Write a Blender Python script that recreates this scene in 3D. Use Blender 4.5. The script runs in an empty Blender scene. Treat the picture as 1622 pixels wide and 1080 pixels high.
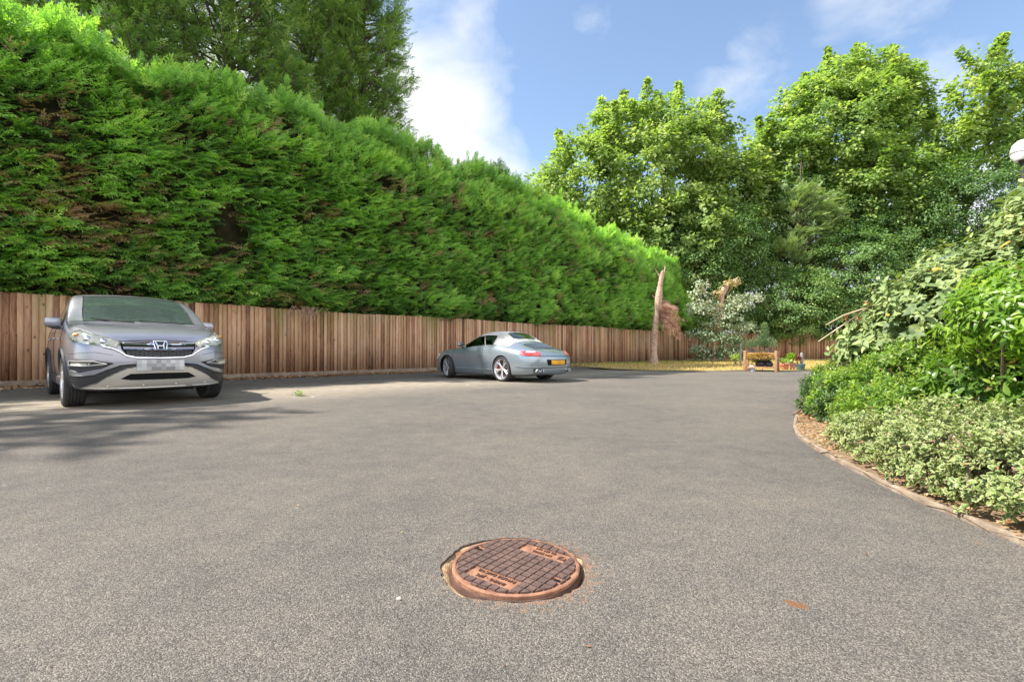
import bpy, bmesh, math, random
import numpy as np
from mathutils import Vector, Matrix, geometry, noise
from mathutils.bvhtree import BVHTree

# ------------------------------------------------------------------ camera, sky, sun, exposure
S = bpy.context.scene
COL = S.collection
cam_data = bpy.data.cameras.new("camera")
cam = bpy.data.objects.new("camera", cam_data)
COL.objects.link(cam)
cam.location = (0, 0, 0.8)
cam.rotation_euler = (math.radians(90), 0, 0)
cam_data.sensor_width = 36
cam_data.lens = 36 * 752 / 1622
cam_data.shift_y = 15 / 1622
cam_data.clip_start = 0.05
cam_data.clip_end = 3000
S.camera = cam
S.render.resolution_x, S.render.resolution_y = 1024, 681

TO_SUN = Vector((-0.79, -0.057, 1.0)).normalized()
SUN_EL = math.asin(TO_SUN.z)
sl = bpy.data.lights.new("sun", 'SUN')
sl.energy = 5.0
sl.angle = math.radians(0.5)
sl.color = (1.0, 0.94, 0.86)
sun = bpy.data.objects.new("sun", sl)
COL.objects.link(sun)
sun.location = (-30, 0, 40)
sun.rotation_euler = TO_SUN.to_track_quat('Z', 'Y').to_euler()

S.view_settings.view_transform = 'Standard'
S.view_settings.look = 'None'
S.view_settings.gamma = 1
S.view_settings.exposure = 1.08

W = bpy.data.worlds.new("World")
S.world = W
W.use_nodes = True
wn = W.node_tree
wn.nodes.clear()


def N(nt, typ, **kw):
    n = nt.nodes.new(typ)
    for k, v in kw.items():
        if k.startswith('i_'):
            key = k[2:]
            key = int(key) if key.isdigit() else key.replace('_', ' ')
            n.inputs[key].default_value = v
        else:
            setattr(n, k, v)
    return n


def LK(nt, a, b):
    nt.links.new(a, b)


def MATH(nt, op, a, b=None, c=None, clamp=False):
    n = nt.nodes.new('ShaderNodeMath')
    n.operation = op
    n.use_clamp = clamp
    for k, x in enumerate((a, b, c)):
        if x is None:
            continue
        if isinstance(x, (int, float)):
            n.inputs[k].default_value = x
        else:
            nt.links.new(x, n.inputs[k])
    return n.outputs[0]


def MIXC(nt, fac, a, b, blend='MIX'):
    n = nt.nodes.new('ShaderNodeMix')
    n.data_type = 'RGBA'
    n.blend_type = blend
    for s, x in ((n.inputs[0], fac), (n.inputs[6], a), (n.inputs[7], b)):
        if isinstance(x, (int, float)):
            s.default_value = x
        elif isinstance(x, (tuple, list)):
            s.default_value = (*x[:3], 1)
        else:
            nt.links.new(x, s)
    return n.outputs[2]


def RAMP(nt, fac, stops, interp='LINEAR'):
    n = nt.nodes.new('ShaderNodeValToRGB')
    cr = n.color_ramp
    cr.interpolation = interp
    while len(cr.elements) < len(stops):
        cr.elements.new(0.5)
    for e, (p, c) in zip(cr.elements, stops):
        e.position = p
        if isinstance(c, (int, float)):
            c = (c, c, c)
        e.color = (*c, 1)
    nt.links.new(fac, n.inputs[0])
    return n.outputs[0]


sky = N(wn, 'ShaderNodeTexSky', sky_type='NISHITA', sun_disc=False)
sky.sun_elevation = SUN_EL
sky.sun_rotation = math.atan2(TO_SUN.x, TO_SUN.y)
sky.air_density = 1.0
sky.dust_density = 0.6
sky.ozone_density = 2.0
tc = N(wn, 'ShaderNodeTexCoord')
DIRV = tc.outputs['Generated']


def px_dir(px, py):
    return Vector(((px - 811) / 752, 1, (555 - py) / 752)).normalized()


mp = N(wn, 'ShaderNodeMapping')
mp.inputs['Scale'].default_value = (1, 1, 1.7)
LK(wn, DIRV, mp.inputs[0])
nz = N(wn, 'ShaderNodeTexNoise', i_Scale=6.0, i_Detail=8.0, i_Roughness=0.55, i_Distortion=0.3)
LK(wn, mp.outputs[0], nz.inputs['Vector'])
nf = nz.outputs[0]
CLOUDS = [(650, 235, 13.0, 1.8), (690, 150, 8.5, 1.15), (775, 275, 7, 1.2), (745, 90, 7, 0.74), (600, 60, 10, .72), (830, 330, 8, .95),
          (940, 40, 3.4, 0.36), (1180, 120, 5.5, 0.5), (1400, 20, 6.5, 0.60), (1480, 110, 4.0, 0.6),
          (1500, 330, 9, 1.2), (1150, 330, 12, .7), (1660, 260, 9, .9), (300, 150, 18, 1.2), (380, 560, 25, 1.2), (1250, 560, 22, 1.2)]
# unseen bright clouds added behind the viewer as fill for shaded faces
FILL_CLOUDS = [((.30, -.9, .30), 52, 2.0), ((.95, -.25, .30), 30, 1.3)]
CL = [(px_dir(px, py), rad, amp) for px, py, rad, amp in CLOUDS] + [(Vector(v).normalized(), rad, amp) for v, rad, amp in FILL_CLOUDS]


def cloud_mask(cl_list, slope):
    total = None
    for (d, rad, amp) in cl_list:
        vm = N(wn, 'ShaderNodeVectorMath', operation='DOT_PRODUCT')
        LK(wn, DIRV, vm.inputs[0])
        vm.inputs[1].default_value = d
        cr = math.cos(math.radians(rad))
        f = MATH(wn, 'MULTIPLY', MATH(wn, 'MULTIPLY', MATH(wn, 'SUBTRACT', vm.outputs['Value'], cr), 1 / (1 - cr), clamp=True), amp)
        total = f if total is None else MATH(wn, 'MAXIMUM', total, f)
    c = MATH(wn, 'MULTIPLY', MATH(wn, 'SUBTRACT', MATH(wn, 'ADD', MATH(wn, 'MULTIPLY', total, 0.55), MATH(wn, 'MULTIPLY', nf, 1.15)), 0.72), slope, clamp=True)
    return MATH(wn, 'MULTIPLY', MATH(wn, 'MULTIPLY', c, MATH(wn, 'MULTIPLY', total, 3.0, clamp=True)), .96)


skyadj = MIXC(wn, 1.0, sky.outputs[0], (1.20, 1.14, 1.06), 'MULTIPLY')
skyc = MIXC(wn, cloud_mask(CL[:len(CLOUDS)], 1.7), skyadj, (4.7, 4.75, 4.85))   # thinner clouds beyond the trees
skyc = MIXC(wn, cloud_mask(CL[len(CLOUDS):], 2.1), skyc, (8.3, 8.3, 8.3))       # fill clouds added out of view
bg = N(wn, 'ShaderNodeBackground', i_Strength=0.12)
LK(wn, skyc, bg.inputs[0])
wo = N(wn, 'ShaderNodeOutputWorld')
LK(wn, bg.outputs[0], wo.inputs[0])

# ------------------------------------------------------------------ helpers
RNG = np.random.default_rng(7)
random.seed(7)


def tag(o, label=None, cat=None, group=None, kind=None):
    if label: o['label'] = label
    if cat: o['category'] = cat
    if group: o['group'] = group
    if kind: o['kind'] = kind
    return o


def empty(name, loc=(0, 0, 0), rz=0.0):
    o = bpy.data.objects.new(name, None)
    o.empty_display_size = 0.2
    o.location = loc
    o.rotation_euler = (0, 0, rz)
    COL.objects.link(o)
    return o


def link(name, me, mats=None, parent=None):
    o = bpy.data.objects.new(name, me)
    if mats is not None:
        for m in (mats if isinstance(mats, (list, tuple)) else [mats]):
            me.materials.append(m)
    COL.objects.link(o)
    if parent is not None:
        o.parent = parent
    return o


def arr_mesh(name, V, F, attrs=None, smooth=False, midx=None):
    """V (n,3), F (m,k) with one k"""
    V = np.asarray(V, dtype=np.float32)
    F = np.asarray(F, dtype=np.int32)
    me = bpy.data.meshes.new(name)
    me.vertices.add(len(V))
    me.vertices.foreach_set('co', V.ravel())
    k = F.shape[1]
    me.loops.add(F.size)
    me.loops.foreach_set('vertex_index', F.ravel())
    me.polygons.add(len(F))
    me.polygons.foreach_set('loop_start', np.arange(0, F.size, k, dtype=np.int32))
    me.polygons.foreach_set('loop_total', np.full(len(F), k, dtype=np.int32))
    if midx is not None:
        me.polygons.foreach_set('material_index', np.asarray(midx, dtype=np.int32))
    me.update(calc_edges=True)
    if smooth:
        me.polygons.foreach_set('use_smooth', np.ones(len(F), dtype=bool))
    for nm, a in (attrs or {}).items():
        at = me.attributes.new(nm, 'FLOAT', 'POINT')
        at.data.foreach_set('value', np.asarray(a, dtype=np.float32))
    return me


def norm(a):
    return a / np.maximum(np.linalg.norm(a, axis=-1, keepdims=True), 1e-9)


def scatter(name, T, TF, pos, X, Zup, scale, v, d=None, tattr=None):
    """copies of a leaf template: T (k,3) along +x with normal +z"""
    T = np.asarray(T, float)
    TF = np.asarray(TF)
    n = len(pos)
    X = norm(X)
    Y = norm(np.cross(Zup, X))
    Z = np.cross(X, Y)
    scale = np.broadcast_to(np.asarray(scale, float), (n,))
    V = (T[None, :, 0, None] * X[:, None] + T[None, :, 1, None] * Y[:, None] + T[None, :, 2, None] * Z[:, None]) * scale[:, None, None] + pos[:, None]
    k = len(T)
    F = (TF[None] + (np.arange(n) * k)[:, None, None]).reshape(-1, TF.shape[1])
    at = {'v': np.repeat(v, k), 'd': np.repeat(d if d is not None else np.zeros(n), k)}
    if tattr is not None:
        at['e'] = np.tile(tattr, n)
    return arr_mesh(name, V.reshape(-1, 3), F, at)


class MB:
    """mesh builder on bmesh"""
    def __init__(self):
        self.bm = bmesh.new()

    def box(self, c, size, rot=None, mi=0, bevel=0.0):
        r = bmesh.ops.create_cube(self.bm, size=1.0)
        vs = r['verts']
        M = Matrix.Translation(Vector(c)) @ (rot.to_4x4() if rot is not None else Matrix.Identity(4)) @ Matrix.Diagonal((*size, 1))
        bmesh.ops.transform(self.bm, matrix=M, verts=vs)
        fs = {f for v in vs for f in v.link_faces}
        for f in fs: f.material_index = mi
        if bevel > 0:
            es = list({e for v in vs for e in v.link_edges})
            bmesh.ops.bevel(self.bm, geom=es, offset=bevel, segments=2, affect='EDGES', profile=0.5)
        return self

    def lathe(self, prof, seg=32, M=None, mi=0, cap=False):
        """prof: list (r,h) around local z"""
        bm = self.bm
        rings = []
        for r, h in prof:
            if r < 1e-6:
                rings.append([bm.verts.new((0, 0, h))])
            else:
                rings.append([bm.verts.new((r * math.cos(2 * math.pi * k / seg), r * math.sin(2 * math.pi * k / seg), h)) for k in range(seg)])
        for a, b in zip(rings[:-1], rings[1:]):
            for k in range(seg):
                k2 = (k + 1) % seg
                if len(a) == 1 and len(b) == 1: continue
                if len(a) == 1: f = bm.faces.new((a[0], b[k2], b[k]))
                elif len(b) == 1: f = bm.faces.new((a[k], a[k2], b[0]))
                else: f = bm.faces.new((a[k], a[k2], b[k2], b[k]))
                f.material_index = mi
                f.smooth = True
        if M is not None:
            bmesh.ops.transform(bm, matrix=M, verts=[v for r in rings for v in r])
        return self

    def tube(self, pts, rad, seg=8, mi=0, caps=True):
        bm = self.bm
        pts = [Vector(p) for p in pts]
        n = len(pts)
        rad = rad if isinstance(rad, (list, tuple, np.ndarray)) else [rad] * n
        up = None
        rings = []
        for i, p in enumerate(pts):
            t = (pts[min(i + 1, n - 1)] - pts[max(i - 1, 0)])
            if t.length < 1e-9: t = Vector((0, 0, 1))
            t.normalize()
            if up is None:
                up = t.orthogonal().normalized()
            else:
                up = (up - t * up.dot(t))
                up = up.normalized() if up.length > 1e-6 else t.orthogonal().normalized()
            b = t.cross(up)
            rings.append([bm.verts.new(p + (up * math.cos(2 * math.pi * k / seg) + b * math.sin(2 * math.pi * k / seg)) * rad[i]) for k in range(seg)])
        for a, b in zip(rings[:-1], rings[1:]):
            for k in range(seg):
                f = bm.faces.new((a[k], a[(k + 1) % seg], b[(k + 1) % seg], b[k]))
                f.smooth = True
                f.material_index = mi
        if caps:
            for r, rev in ((rings[0], True), (rings[-1], False)):
                f = bm.faces.new(list(reversed(r)) if rev else r)
                f.material_index = mi
        return self

    def ellipsoid(self, c, r, rot=None, u=20, v=12, mi=0):
        rr = bmesh.ops.create_uvsphere(self.bm, u_segments=u, v_segments=v, radius=1.0)
        M = Matrix.Translation(Vector(c)) @ (rot.to_4x4() if rot is not None else Matrix.Identity(4)) @ Matrix.Diagonal((*r, 1))
        bmesh.ops.transform(self.bm, matrix=M, verts=rr['verts'])
        for f in {f for vv in rr['verts'] for f in vv.link_faces}:
            f.smooth = True
            f.material_index = mi
        return self

    def prism(self, poly, z0, z1, M=None, mi=0):
        bm = self.bm
        a = [bm.verts.new((x, y, z0)) for x, y in poly]
        b = [bm.verts.new((x, y, z1)) for x, y in poly]
        n = len(poly)
        fs = [bm.faces.new(list(reversed(a))), bm.faces.new(b)]
        for k in range(n):
            fs.append(bm.faces.new((a[k], a[(k + 1) % n], b[(k + 1) % n], b[k])))
        for f in fs: f.material_index = mi
        if M is not None:
            bmesh.ops.transform(bm, matrix=M, verts=a + b)
        return self

    def build(self, name, mats, parent=None, sharp=40):
        me = bpy.data.meshes.new(name)
        bmesh.ops.recalc_face_normals(self.bm, faces=self.bm.faces)
        self.bm.to_mesh(me)
        self.bm.free()
        if sharp:
            me.polygons.foreach_set('use_smooth', np.ones(len(me.polygons), dtype=bool))
            me.set_sharp_from_angle(angle=math.radians(sharp))
        return link(name, me, mats, parent)


def copy_tree(o, parent=None):
    c = o.copy()
    COL.objects.link(c)
    if parent is not None:
        c.parent = parent
    for ch in list(o.children):
        copy_tree(ch, c)
    return c


# ------------------------------------------------------------------ materials
def pmat(name, base=(.5, .5, .5), rough=.5, metal=0.0, spec=.5, coat=0.0, var=0.0, vscale=8.0, bump=0.0, bscale=60.0, stops=None, emit=None):
    m = bpy.data.materials.new(name)
    m.use_nodes = True
    nt = m.node_tree
    b = nt.nodes['Principled BSDF']
    b.inputs['Base Color'].default_value = (*base, 1)
    b.inputs['Roughness'].default_value = rough
    b.inputs['Metallic'].default_value = metal
    b.inputs['Specular IOR Level'].default_value = spec
    b.inputs['Coat Weight'].default_value = coat
    b.inputs['Coat Roughness'].default_value = 0.04
    t = N(nt, 'ShaderNodeTexCoord')
    if var or stops:
        nz = N(nt, 'ShaderNodeTexNoise', i_Scale=vscale, i_Detail=6.0, i_Roughness=.6)
        LK(nt, t.outputs['Object'], nz.inputs['Vector'])
        if stops:
            c = RAMP(nt, nz.outputs[0], stops)
        else:
            c = RAMP(nt, nz.outputs[0], [(.25, tuple(x * (1 - var) for x in base)), (.75, tuple(min(1, x * (1 + var)) for x in base))])
        LK(nt, c, b.inputs['Base Color'])
    if bump:
        nb = N(nt, 'ShaderNodeTexNoise', i_Scale=bscale, i_Detail=4.0)
        LK(nt, t.outputs['Object'], nb.inputs['Vector'])
        bp = N(nt, 'ShaderNodeBump', i_Strength=bump, i_Distance=.01)
        LK(nt, nb.outputs[0], bp.inputs['Height'])
        LK(nt, bp.outputs[0], b.inputs['Normal'])
    return m


def leafmat(name, stops, dry=(.22, .12, .06), trans=.35, rough=.5, spec=.3, edge=None, tmul=(1.5, 1.6, .6)):
    m = bpy.data.materials.new(name)
    m.use_nodes = True
    nt = m.node_tree
    b = nt.nodes['Principled BSDF']
    out = nt.nodes['Material Output']
    av = N(nt, 'ShaderNodeAttribute', attribute_name='v')
    ad = N(nt, 'ShaderNodeAttribute', attribute_name='d')
    c = RAMP(nt, av.outputs['Fac'], stops)
    if edge is not None:
        ae = N(nt, 'ShaderNodeAttribute', attribute_name='e')
        tc = N(nt, 'ShaderNodeTexCoord')
        nz = N(nt, 'ShaderNodeTexNoise', i_Scale=45.0)
        LK(nt, tc.outputs['Object'], nz.inputs['Vector'])
        f = MATH(nt, 'ADD', ae.outputs['Fac'], MATH(nt, 'MULTIPLY', MATH(nt, 'SUBTRACT', nz.outputs[0], .5), 1.2))
        c = MIXC(nt, MATH(nt, 'MULTIPLY', MATH(nt, 'SUBTRACT', f, .62), 6.0, clamp=True), c, edge)
    c = MIXC(nt, ad.outputs['Fac'], c, dry)
    LK(nt, c, b.inputs['Base Color'])
    b.inputs['Roughness'].default_value = rough
    b.inputs['Specular IOR Level'].default_value = spec
    tr = N(nt, 'ShaderNodeBsdfTranslucent')
    LK(nt, MIXC(nt, 1.0, c, tmul, 'MULTIPLY'), tr.inputs[0])
    mx = N(nt, 'ShaderNodeMixShader')
    mx.inputs[0].default_value = trans
    LK(nt, b.outputs[0], mx.inputs[1])
    LK(nt, tr.outputs[0], mx.inputs[2])
    LK(nt, mx.outputs[0], out.inputs[0])
    return m


def glassmat(name, tint=(.75, .85, .82), rough=.02, refl=1.45, sheen_dirt=0.0):
    m = bpy.data.materials.new(name)
    m.use_nodes = True
    nt = m.node_tree
    nt.nodes.remove(nt.nodes['Principled BSDF'])
    out = nt.nodes['Material Output']
    t = N(nt, 'ShaderNodeBsdfTransparent')
    t.inputs[0].default_value = (*tint, 1)
    g = N(nt, 'ShaderNodeBsdfGlossy', i_Roughness=rough)
    g.inputs[0].default_value = (.95, 1, .98, 1)
    fr = N(nt, 'ShaderNodeFresnel', i_IOR=refl)
    mx = N(nt, 'ShaderNodeMixShader')
    LK(nt, MATH(nt, 'MULTIPLY_ADD', fr.outputs[0], 1.0, .05, clamp=True), mx.inputs[0])
    LK(nt, t.outputs[0], mx.inputs[1])
    LK(nt, g.outputs[0], mx.inputs[2])
    last = mx.outputs[0]
    if sheen_dirt:
        df = N(nt, 'ShaderNodeBsdfDiffuse')
        df.inputs[0].default_value = (.38, .53, .49, 1)  # even teal film painted in as reflected sheen, dust specks on top
        tcn = N(nt, 'ShaderNodeTexCoord')
        nz = N(nt, 'ShaderNodeTexNoise', i_Scale=38.0, i_Detail=6.0, i_Roughness=.7)
        LK(nt, tcn.outputs['Object'], nz.inputs['Vector'])
        m2 = N(nt, 'ShaderNodeMixShader')
        LK(nt, MATH(nt, 'ADD', .09, MATH(nt, 'MULTIPLY', MATH(nt, 'SUBTRACT', nz.outputs[0], .55, clamp=True), sheen_dirt * 4, clamp=True), clamp=True), m2.inputs[0])
        LK(nt, last, m2.inputs[1])
        LK(nt, df.outputs[0], m2.inputs[2])
        last = m2.outputs[0]
    LK(nt, last, out.inputs[0])
    return m


def fbm(p, scale=1.0, oct=3):
    return noise.fractal(Vector(p) * scale, 1.0, 2.0, oct)


def ground(px, py):
    z = 752 * .8 / (py - 555)
    return Vector(((px - 811) / 752 * z, z, 0))


def at(px, py, Y):
    return Vector(((px - 811) / 752 * Y, Y, .8 + (555 - py) / 752 * Y))
# ------------------------------------------------------------------ ground, asphalt, lawn, bed
R2 = math.sqrt(.5)
F0 = Vector((-10.92, 10.08, 0))
ALONG = Vector((R2, R2, 0))
OUT = Vector((R2, -R2, 0))
UEND = 32.6          # corner with the back fence


def FP(u, off=0.0, z=0.0):
    return F0 + ALONG * u + OUT * off + Vector((0, 0, z))


CORNER = FP(UEND)
MH = Vector((0.014, 1.768, 0))
MH_R = 0.236

# earth sheet out to the horizon
m_earth = pmat('earth', rough=.95, stops=[(.3, (.05, .045, .025)), (.7, (.10, .085, .05))], vscale=.8)
me = arr_mesh('ground', [(-900, -300, -.08), (900, -300, -.08), (900, 1500, -.08), (-900, 1500, -.08)], [(0, 1, 2, 3)])
tag(link('ground', me, m_earth), kind='structure')

# asphalt
m_asph = bpy.data.materials.new('asphalt')
m_asph.use_nodes = True
nt = m_asph.node_tree
b = nt.nodes['Principled BSDF']
t = N(nt, 'ShaderNodeTexCoord')
P = t.outputs['Object']
vo = N(nt, 'ShaderNodeTexVoronoi', i_Scale=255.0, feature='F1')
LK(nt, P, vo.inputs['Vector'])
sep = N(nt, 'ShaderNodeSeparateColor')
LK(nt, vo.outputs['Color'], sep.inputs[0])
vo2 = N(nt, 'ShaderNodeTexVoronoi', i_Scale=520.0, feature='F1')
LK(nt, P, vo2.inputs['Vector'])
sep2 = N(nt, 'ShaderNodeSeparateColor')
LK(nt, vo2.outputs['Color'], sep2.inputs[0])
grain = MATH(nt, 'ADD', MATH(nt, 'MULTIPLY', sep.outputs[0], .6), MATH(nt, 'MULTIPLY', sep2.outputs[0], .4))
c0 = RAMP(nt, grain, [(.04, (.040, .037, .033)), (.35, (.096, .088, .079)), (.65, (.155, .141, .124)), (.93, (.30, .272, .238))])
n1 = N(nt, 'ShaderNodeTexNoise', i_Scale=.45, i_Detail=8.0, i_Roughness=.62)
LK(nt, P, n1.inputs['Vector'])
n2 = N(nt, 'ShaderNodeTexNoise', i_Scale=5.0, i_Detail=7.0, i_Roughness=.65)
LK(nt, P, n2.inputs['Vector'])
tone = MATH(nt, 'ADD', MATH(nt, 'MULTIPLY', n1.outputs[0], .7), MATH(nt, 'MULTIPLY', n2.outputs[0], .5))
c1 = MIXC(nt, 1.0, c0, RAMP(nt, tone, [(.40, (.70, .71, .73)), (.58, (.98, .965, .94)), (.78, (1.26, 1.20, 1.11))]), 'MULTIPLY')
# pale sandy worn lane further back
sx = N(nt, 'ShaderNodeSeparateXYZ')
LK(nt, P, sx.inputs[0])
dist = MATH(nt, 'MULTIPLY', MATH(nt, 'ADD', MATH(nt, 'SUBTRACT', sx.outputs[0], sx.outputs[1]), 21.0), R2)   # metres out from the fence
lane = MATH(nt, 'SUBTRACT', 1.0, MATH(nt, 'MULTIPLY', MATH(nt, 'ABSOLUTE', MATH(nt, 'SUBTRACT', dist, 5.2)), .42), clamp=True)
lane = MATH(nt, 'MULTIPLY', lane, MATH(nt, 'MULTIPLY', n2.outputs[0], 1.25), clamp=True)
c2 = MIXC(nt, lane, c1, (.40, .34, .255))
# rusty smear and pale spots


def spot(cx, cy, ax, ay, ang, seed=0.0):
    mpn = N(nt, 'ShaderNodeMapping', vector_type='TEXTURE')
    mpn.inputs['Location'].default_value = (cx, cy, 0)
    mpn.inputs['Rotation'].default_value = (0, 0, ang)
    mpn.inputs['Scale'].default_value = (ax, ay, 1)
    LK(nt, P, mpn.inputs[0])
    ln = N(nt, 'ShaderNodeVectorMath', operation='LENGTH')
    LK(nt, mpn.outputs[0], ln.inputs[0])
    nn = N(nt, 'ShaderNodeTexNoise', i_Scale=40.0, i_Detail=3.0)
    LK(nt, P, nn.inputs['Vector'])
    return MATH(nt, 'MULTIPLY', MATH(nt, 'SUBTRACT', MATH(nt, 'ADD', 1.0, MATH(nt, 'MULTIPLY', MATH(nt, 'SUBTRACT', nn.outputs[0], .5), 1.6)), ln.outputs['Value']), 3.0, clamp=True)


c3 = MIXC(nt, MATH(nt, 'MULTIPLY', spot(.895, 1.50, .04, .022, -.6), .8), c2, (.20, .085, .03))
c3 = MIXC(nt, MATH(nt, 'MULTIPLY', spot(MH.x + .02, MH.y - .02, .285, .285, 0), .55), c3, (.30, .15, .075))
vs = N(nt, 'ShaderNodeTexVoronoi', i_Scale=3.1)
LK(nt, P, vs.inputs['Vector'])
pale = MATH(nt, 'MULTIPLY', MATH(nt, 'LESS_THAN', MATH(nt, 'ADD', vs.outputs['Distance'], MATH(nt, 'MULTIPLY', sep2.outputs[1], .05)), .05), .5)
c3 = MIXC(nt, pale, c3, (.42, .38, .32))
LK(nt, c3, b.inputs['Base Color'])
b.inputs['Roughness'].default_value = .85
b.inputs['Specular IOR Level'].default_value = .25
hgt = MATH(nt, 'ADD', MATH(nt, 'SUBTRACT', .6, vo.outputs['Distance']), MATH(nt, 'MULTIPLY', sep.outputs[1], .5))
bp = N(nt, 'ShaderNodeBump', i_Strength=1.0, i_Distance=.003)
LK(nt, hgt, bp.inputs['Height'])
LK(nt, bp.outputs[0], b.inputs['Normal'])

# outline of the car park, with a ragged hole where the cover sits
KERB = [(2.30, -1.0), (2.12, 0.6), (2.06, 1.5), (2.09, 1.96), (2.13, 2.34), (2.16, 2.67), (2.27, 3.17), (2.44, 3.83), (2.67, 4.46), (3.05, 5.15), (3.6, 5.95), (4.5, 6.9), (5.9, 7.75), (7.9, 8.4), (10.5, 8.8), (16, 9.0), (22, 9.0)]
LAWN_EDGE = [(22, 18.3), (16, 18.35), (13.2, 18.6), (11, 18.75), (9, 18.7), (7.2, 18.4), (5.2, 18.7), (4.0, 19.6), (3.4, 21.0), (4.0, 22.4)]


def smooth_line(pts, step=.12):
    P_ = [Vector((*p, 0)) if len(p) == 2 else Vector(p) for p in pts]
    out = []
    for i in range(len(P_) - 1):
        p0, p1, p2, p3 = P_[max(i - 1, 0)], P_[i], P_[i + 1], P_[min(i + 2, len(P_) - 1)]
        n = max(2, int((p2 - p1).length / step))
        for k in range(n):
            s = k / n
            out.append(.5 * ((2 * p1) + (p2 - p0) * s + (2 * p0 - 5 * p1 + 4 * p2 - p3) * s * s + (3 * p1 - p0 - 3 * p2 + p3) * s ** 3))
    out.append(P_[-1])
    return out


kerb_line = smooth_line(KERB)
lawn_line = smooth_line(LAWN_EDGE, .25)
fence_side = [FP(u, .42 + .12 * fbm((u * .9, 3, 0)), 0) for u in np.arange(20.2, -14, -.4)]
outer = [Vector(p) for p in kerb_line] + [Vector(p) for p in lawn_line] + fence_side + [Vector((-20.5, -8, 0)), Vector((2.3, -8, 0))]
hole = []
for k in range(90):
    a = 2 * math.pi * k / 90
    r = MH_R + .027 + .013 * fbm((math.cos(a) * 2.2, math.sin(a) * 2.2, 5)) + .006 * fbm((math.cos(a) * 14, math.sin(a) * 14, 9))
    if math.cos(a) < -.3: r += .012 * min(1, (-.3 - math.cos(a)) * 3)
    hole.append(MH + Vector((r * math.cos(a), r * math.sin(a), 0)))
pts2 = [p.to_2d() for p in outer] + [p.to_2d() for p in hole]
no, nh = len(outer), len(hole)
eds = [(i, (i + 1) % no) for i in range(no)] + [(no + i, no + (i + 1) % nh) for i in range(nh)]
vo_, ed_, fa_, *_r = geometry.delaunay_2d_cdt(pts2, eds, [], 1, 1e-5)
fin = []
hc = MH.to_2d()
hr = [(p.to_2d() - hc).length for p in hole]
for f in fa_:
    c = sum((vo_[i] for i in f), Vector((0, 0))) / len(f) - hc
    if c.length < .4:
        k = (math.atan2(c.y, c.x) % (2 * math.pi)) / (2 * math.pi) * nh
        k0 = int(k) % nh
        if c.length < hr[k0] + (hr[(k0 + 1) % nh] - hr[k0]) * (k - int(k)) - .0004: continue
    fin.append(f)
me = bpy.data.meshes.new('car_park')
wall_v = [(p.x, p.y, 0) for p in hole] + [(p.x * 1 + (MH.x - p.x) * .02, p.y + (MH.y - p.y) * .02, -.035) for p in hole]
vv = [(p.x, p.y, 0) for p in vo_]
n0 = len(vv)
vv += wall_v
wall_f = [(n0 + i, n0 + (i + 1) % nh, n0 + nh + (i + 1) % nh, n0 + nh + i) for i in range(nh)]
me.from_pydata(vv, [], [tuple(f) for f in fin] + wall_f)
tag(link('car_park', me, m_asph), kind='structure')

# shallow seat round the cover: loose sand and rust
m_sand = pmat('sandy_seat', rough=.95, stops=[(.35, (.30, .15, .07)), (.5, (.46, .30, .16)), (.7, (.55, .45, .30))], vscale=25, bump=1.0, bscale=180)
bmm = MB()
prof = [(0.0, -.034), (.24, -.034), (.25, -.022), (.268, -.009), (.33, -.007)]
bmm.lathe(prof, 72, Matrix.Translation(MH))
tag(bmm.build('sand_bed', m_sand), kind='structure')

# worn white bay markings
m_paint = bpy.data.materials.new('worn_paint')
m_paint.use_nodes = True
nt = m_paint.node_tree
b = nt.nodes['Principled BSDF']
b.inputs['Base Color'].default_value = (.62, .58, .50, 1)
b.inputs['Roughness'].default_value = .8
t = N(nt, 'ShaderNodeTexCoord')
nz = N(nt, 'ShaderNodeTexNoise', i_Scale=4.5, i_Detail=8.0, i_Roughness=.75)
LK(nt, t.outputs['Object'], nz.inputs['Vector'])
tr = N(nt, 'ShaderNodeBsdfTransparent')
mx = N(nt, 'ShaderNodeMixShader')
LK(nt, MATH(nt, 'MULTIPLY', MATH(nt, 'SUBTRACT', nz.outputs[0], .53), 9.0, clamp=True), mx.inputs[0])
LK(nt, tr.outputs[0], mx.inputs[1])
LK(nt, b.outputs[0], mx.inputs[2])
LK(nt, mx.outputs[0], nt.nodes['Material Output'].inputs[0])
for px, py, w in [(478, 630, .5), (572, 617, 1.1), (750, 609, .9), (965, 591, 1.0), (1030, 590, .8), (1315, 597, 1.3)]:
    c = ground(px, py)
    ax, ay = (ALONG, OUT) if px < 900 else (Vector((1, 0, 0)), Vector((0, -1, 0)))
    q = []
    for (a0, a1, b0, b1) in ((-w / 2, w / 2, -.07, .07), (-.06, .06, -.6, -.0702)):
        q += [c + ax * a0 + ay * b0, c + ax * a1 + ay * b0, c + ax * a1 + ay * b1, c + ax * a0 + ay * b1]
    me = arr_mesh('bay_marking', [(p.x, p.y, .004) for p in q], [(0, 1, 2, 3), (4, 5, 6, 7)])
    tag(link('bay_marking', me, m_paint), kind='structure')

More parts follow.
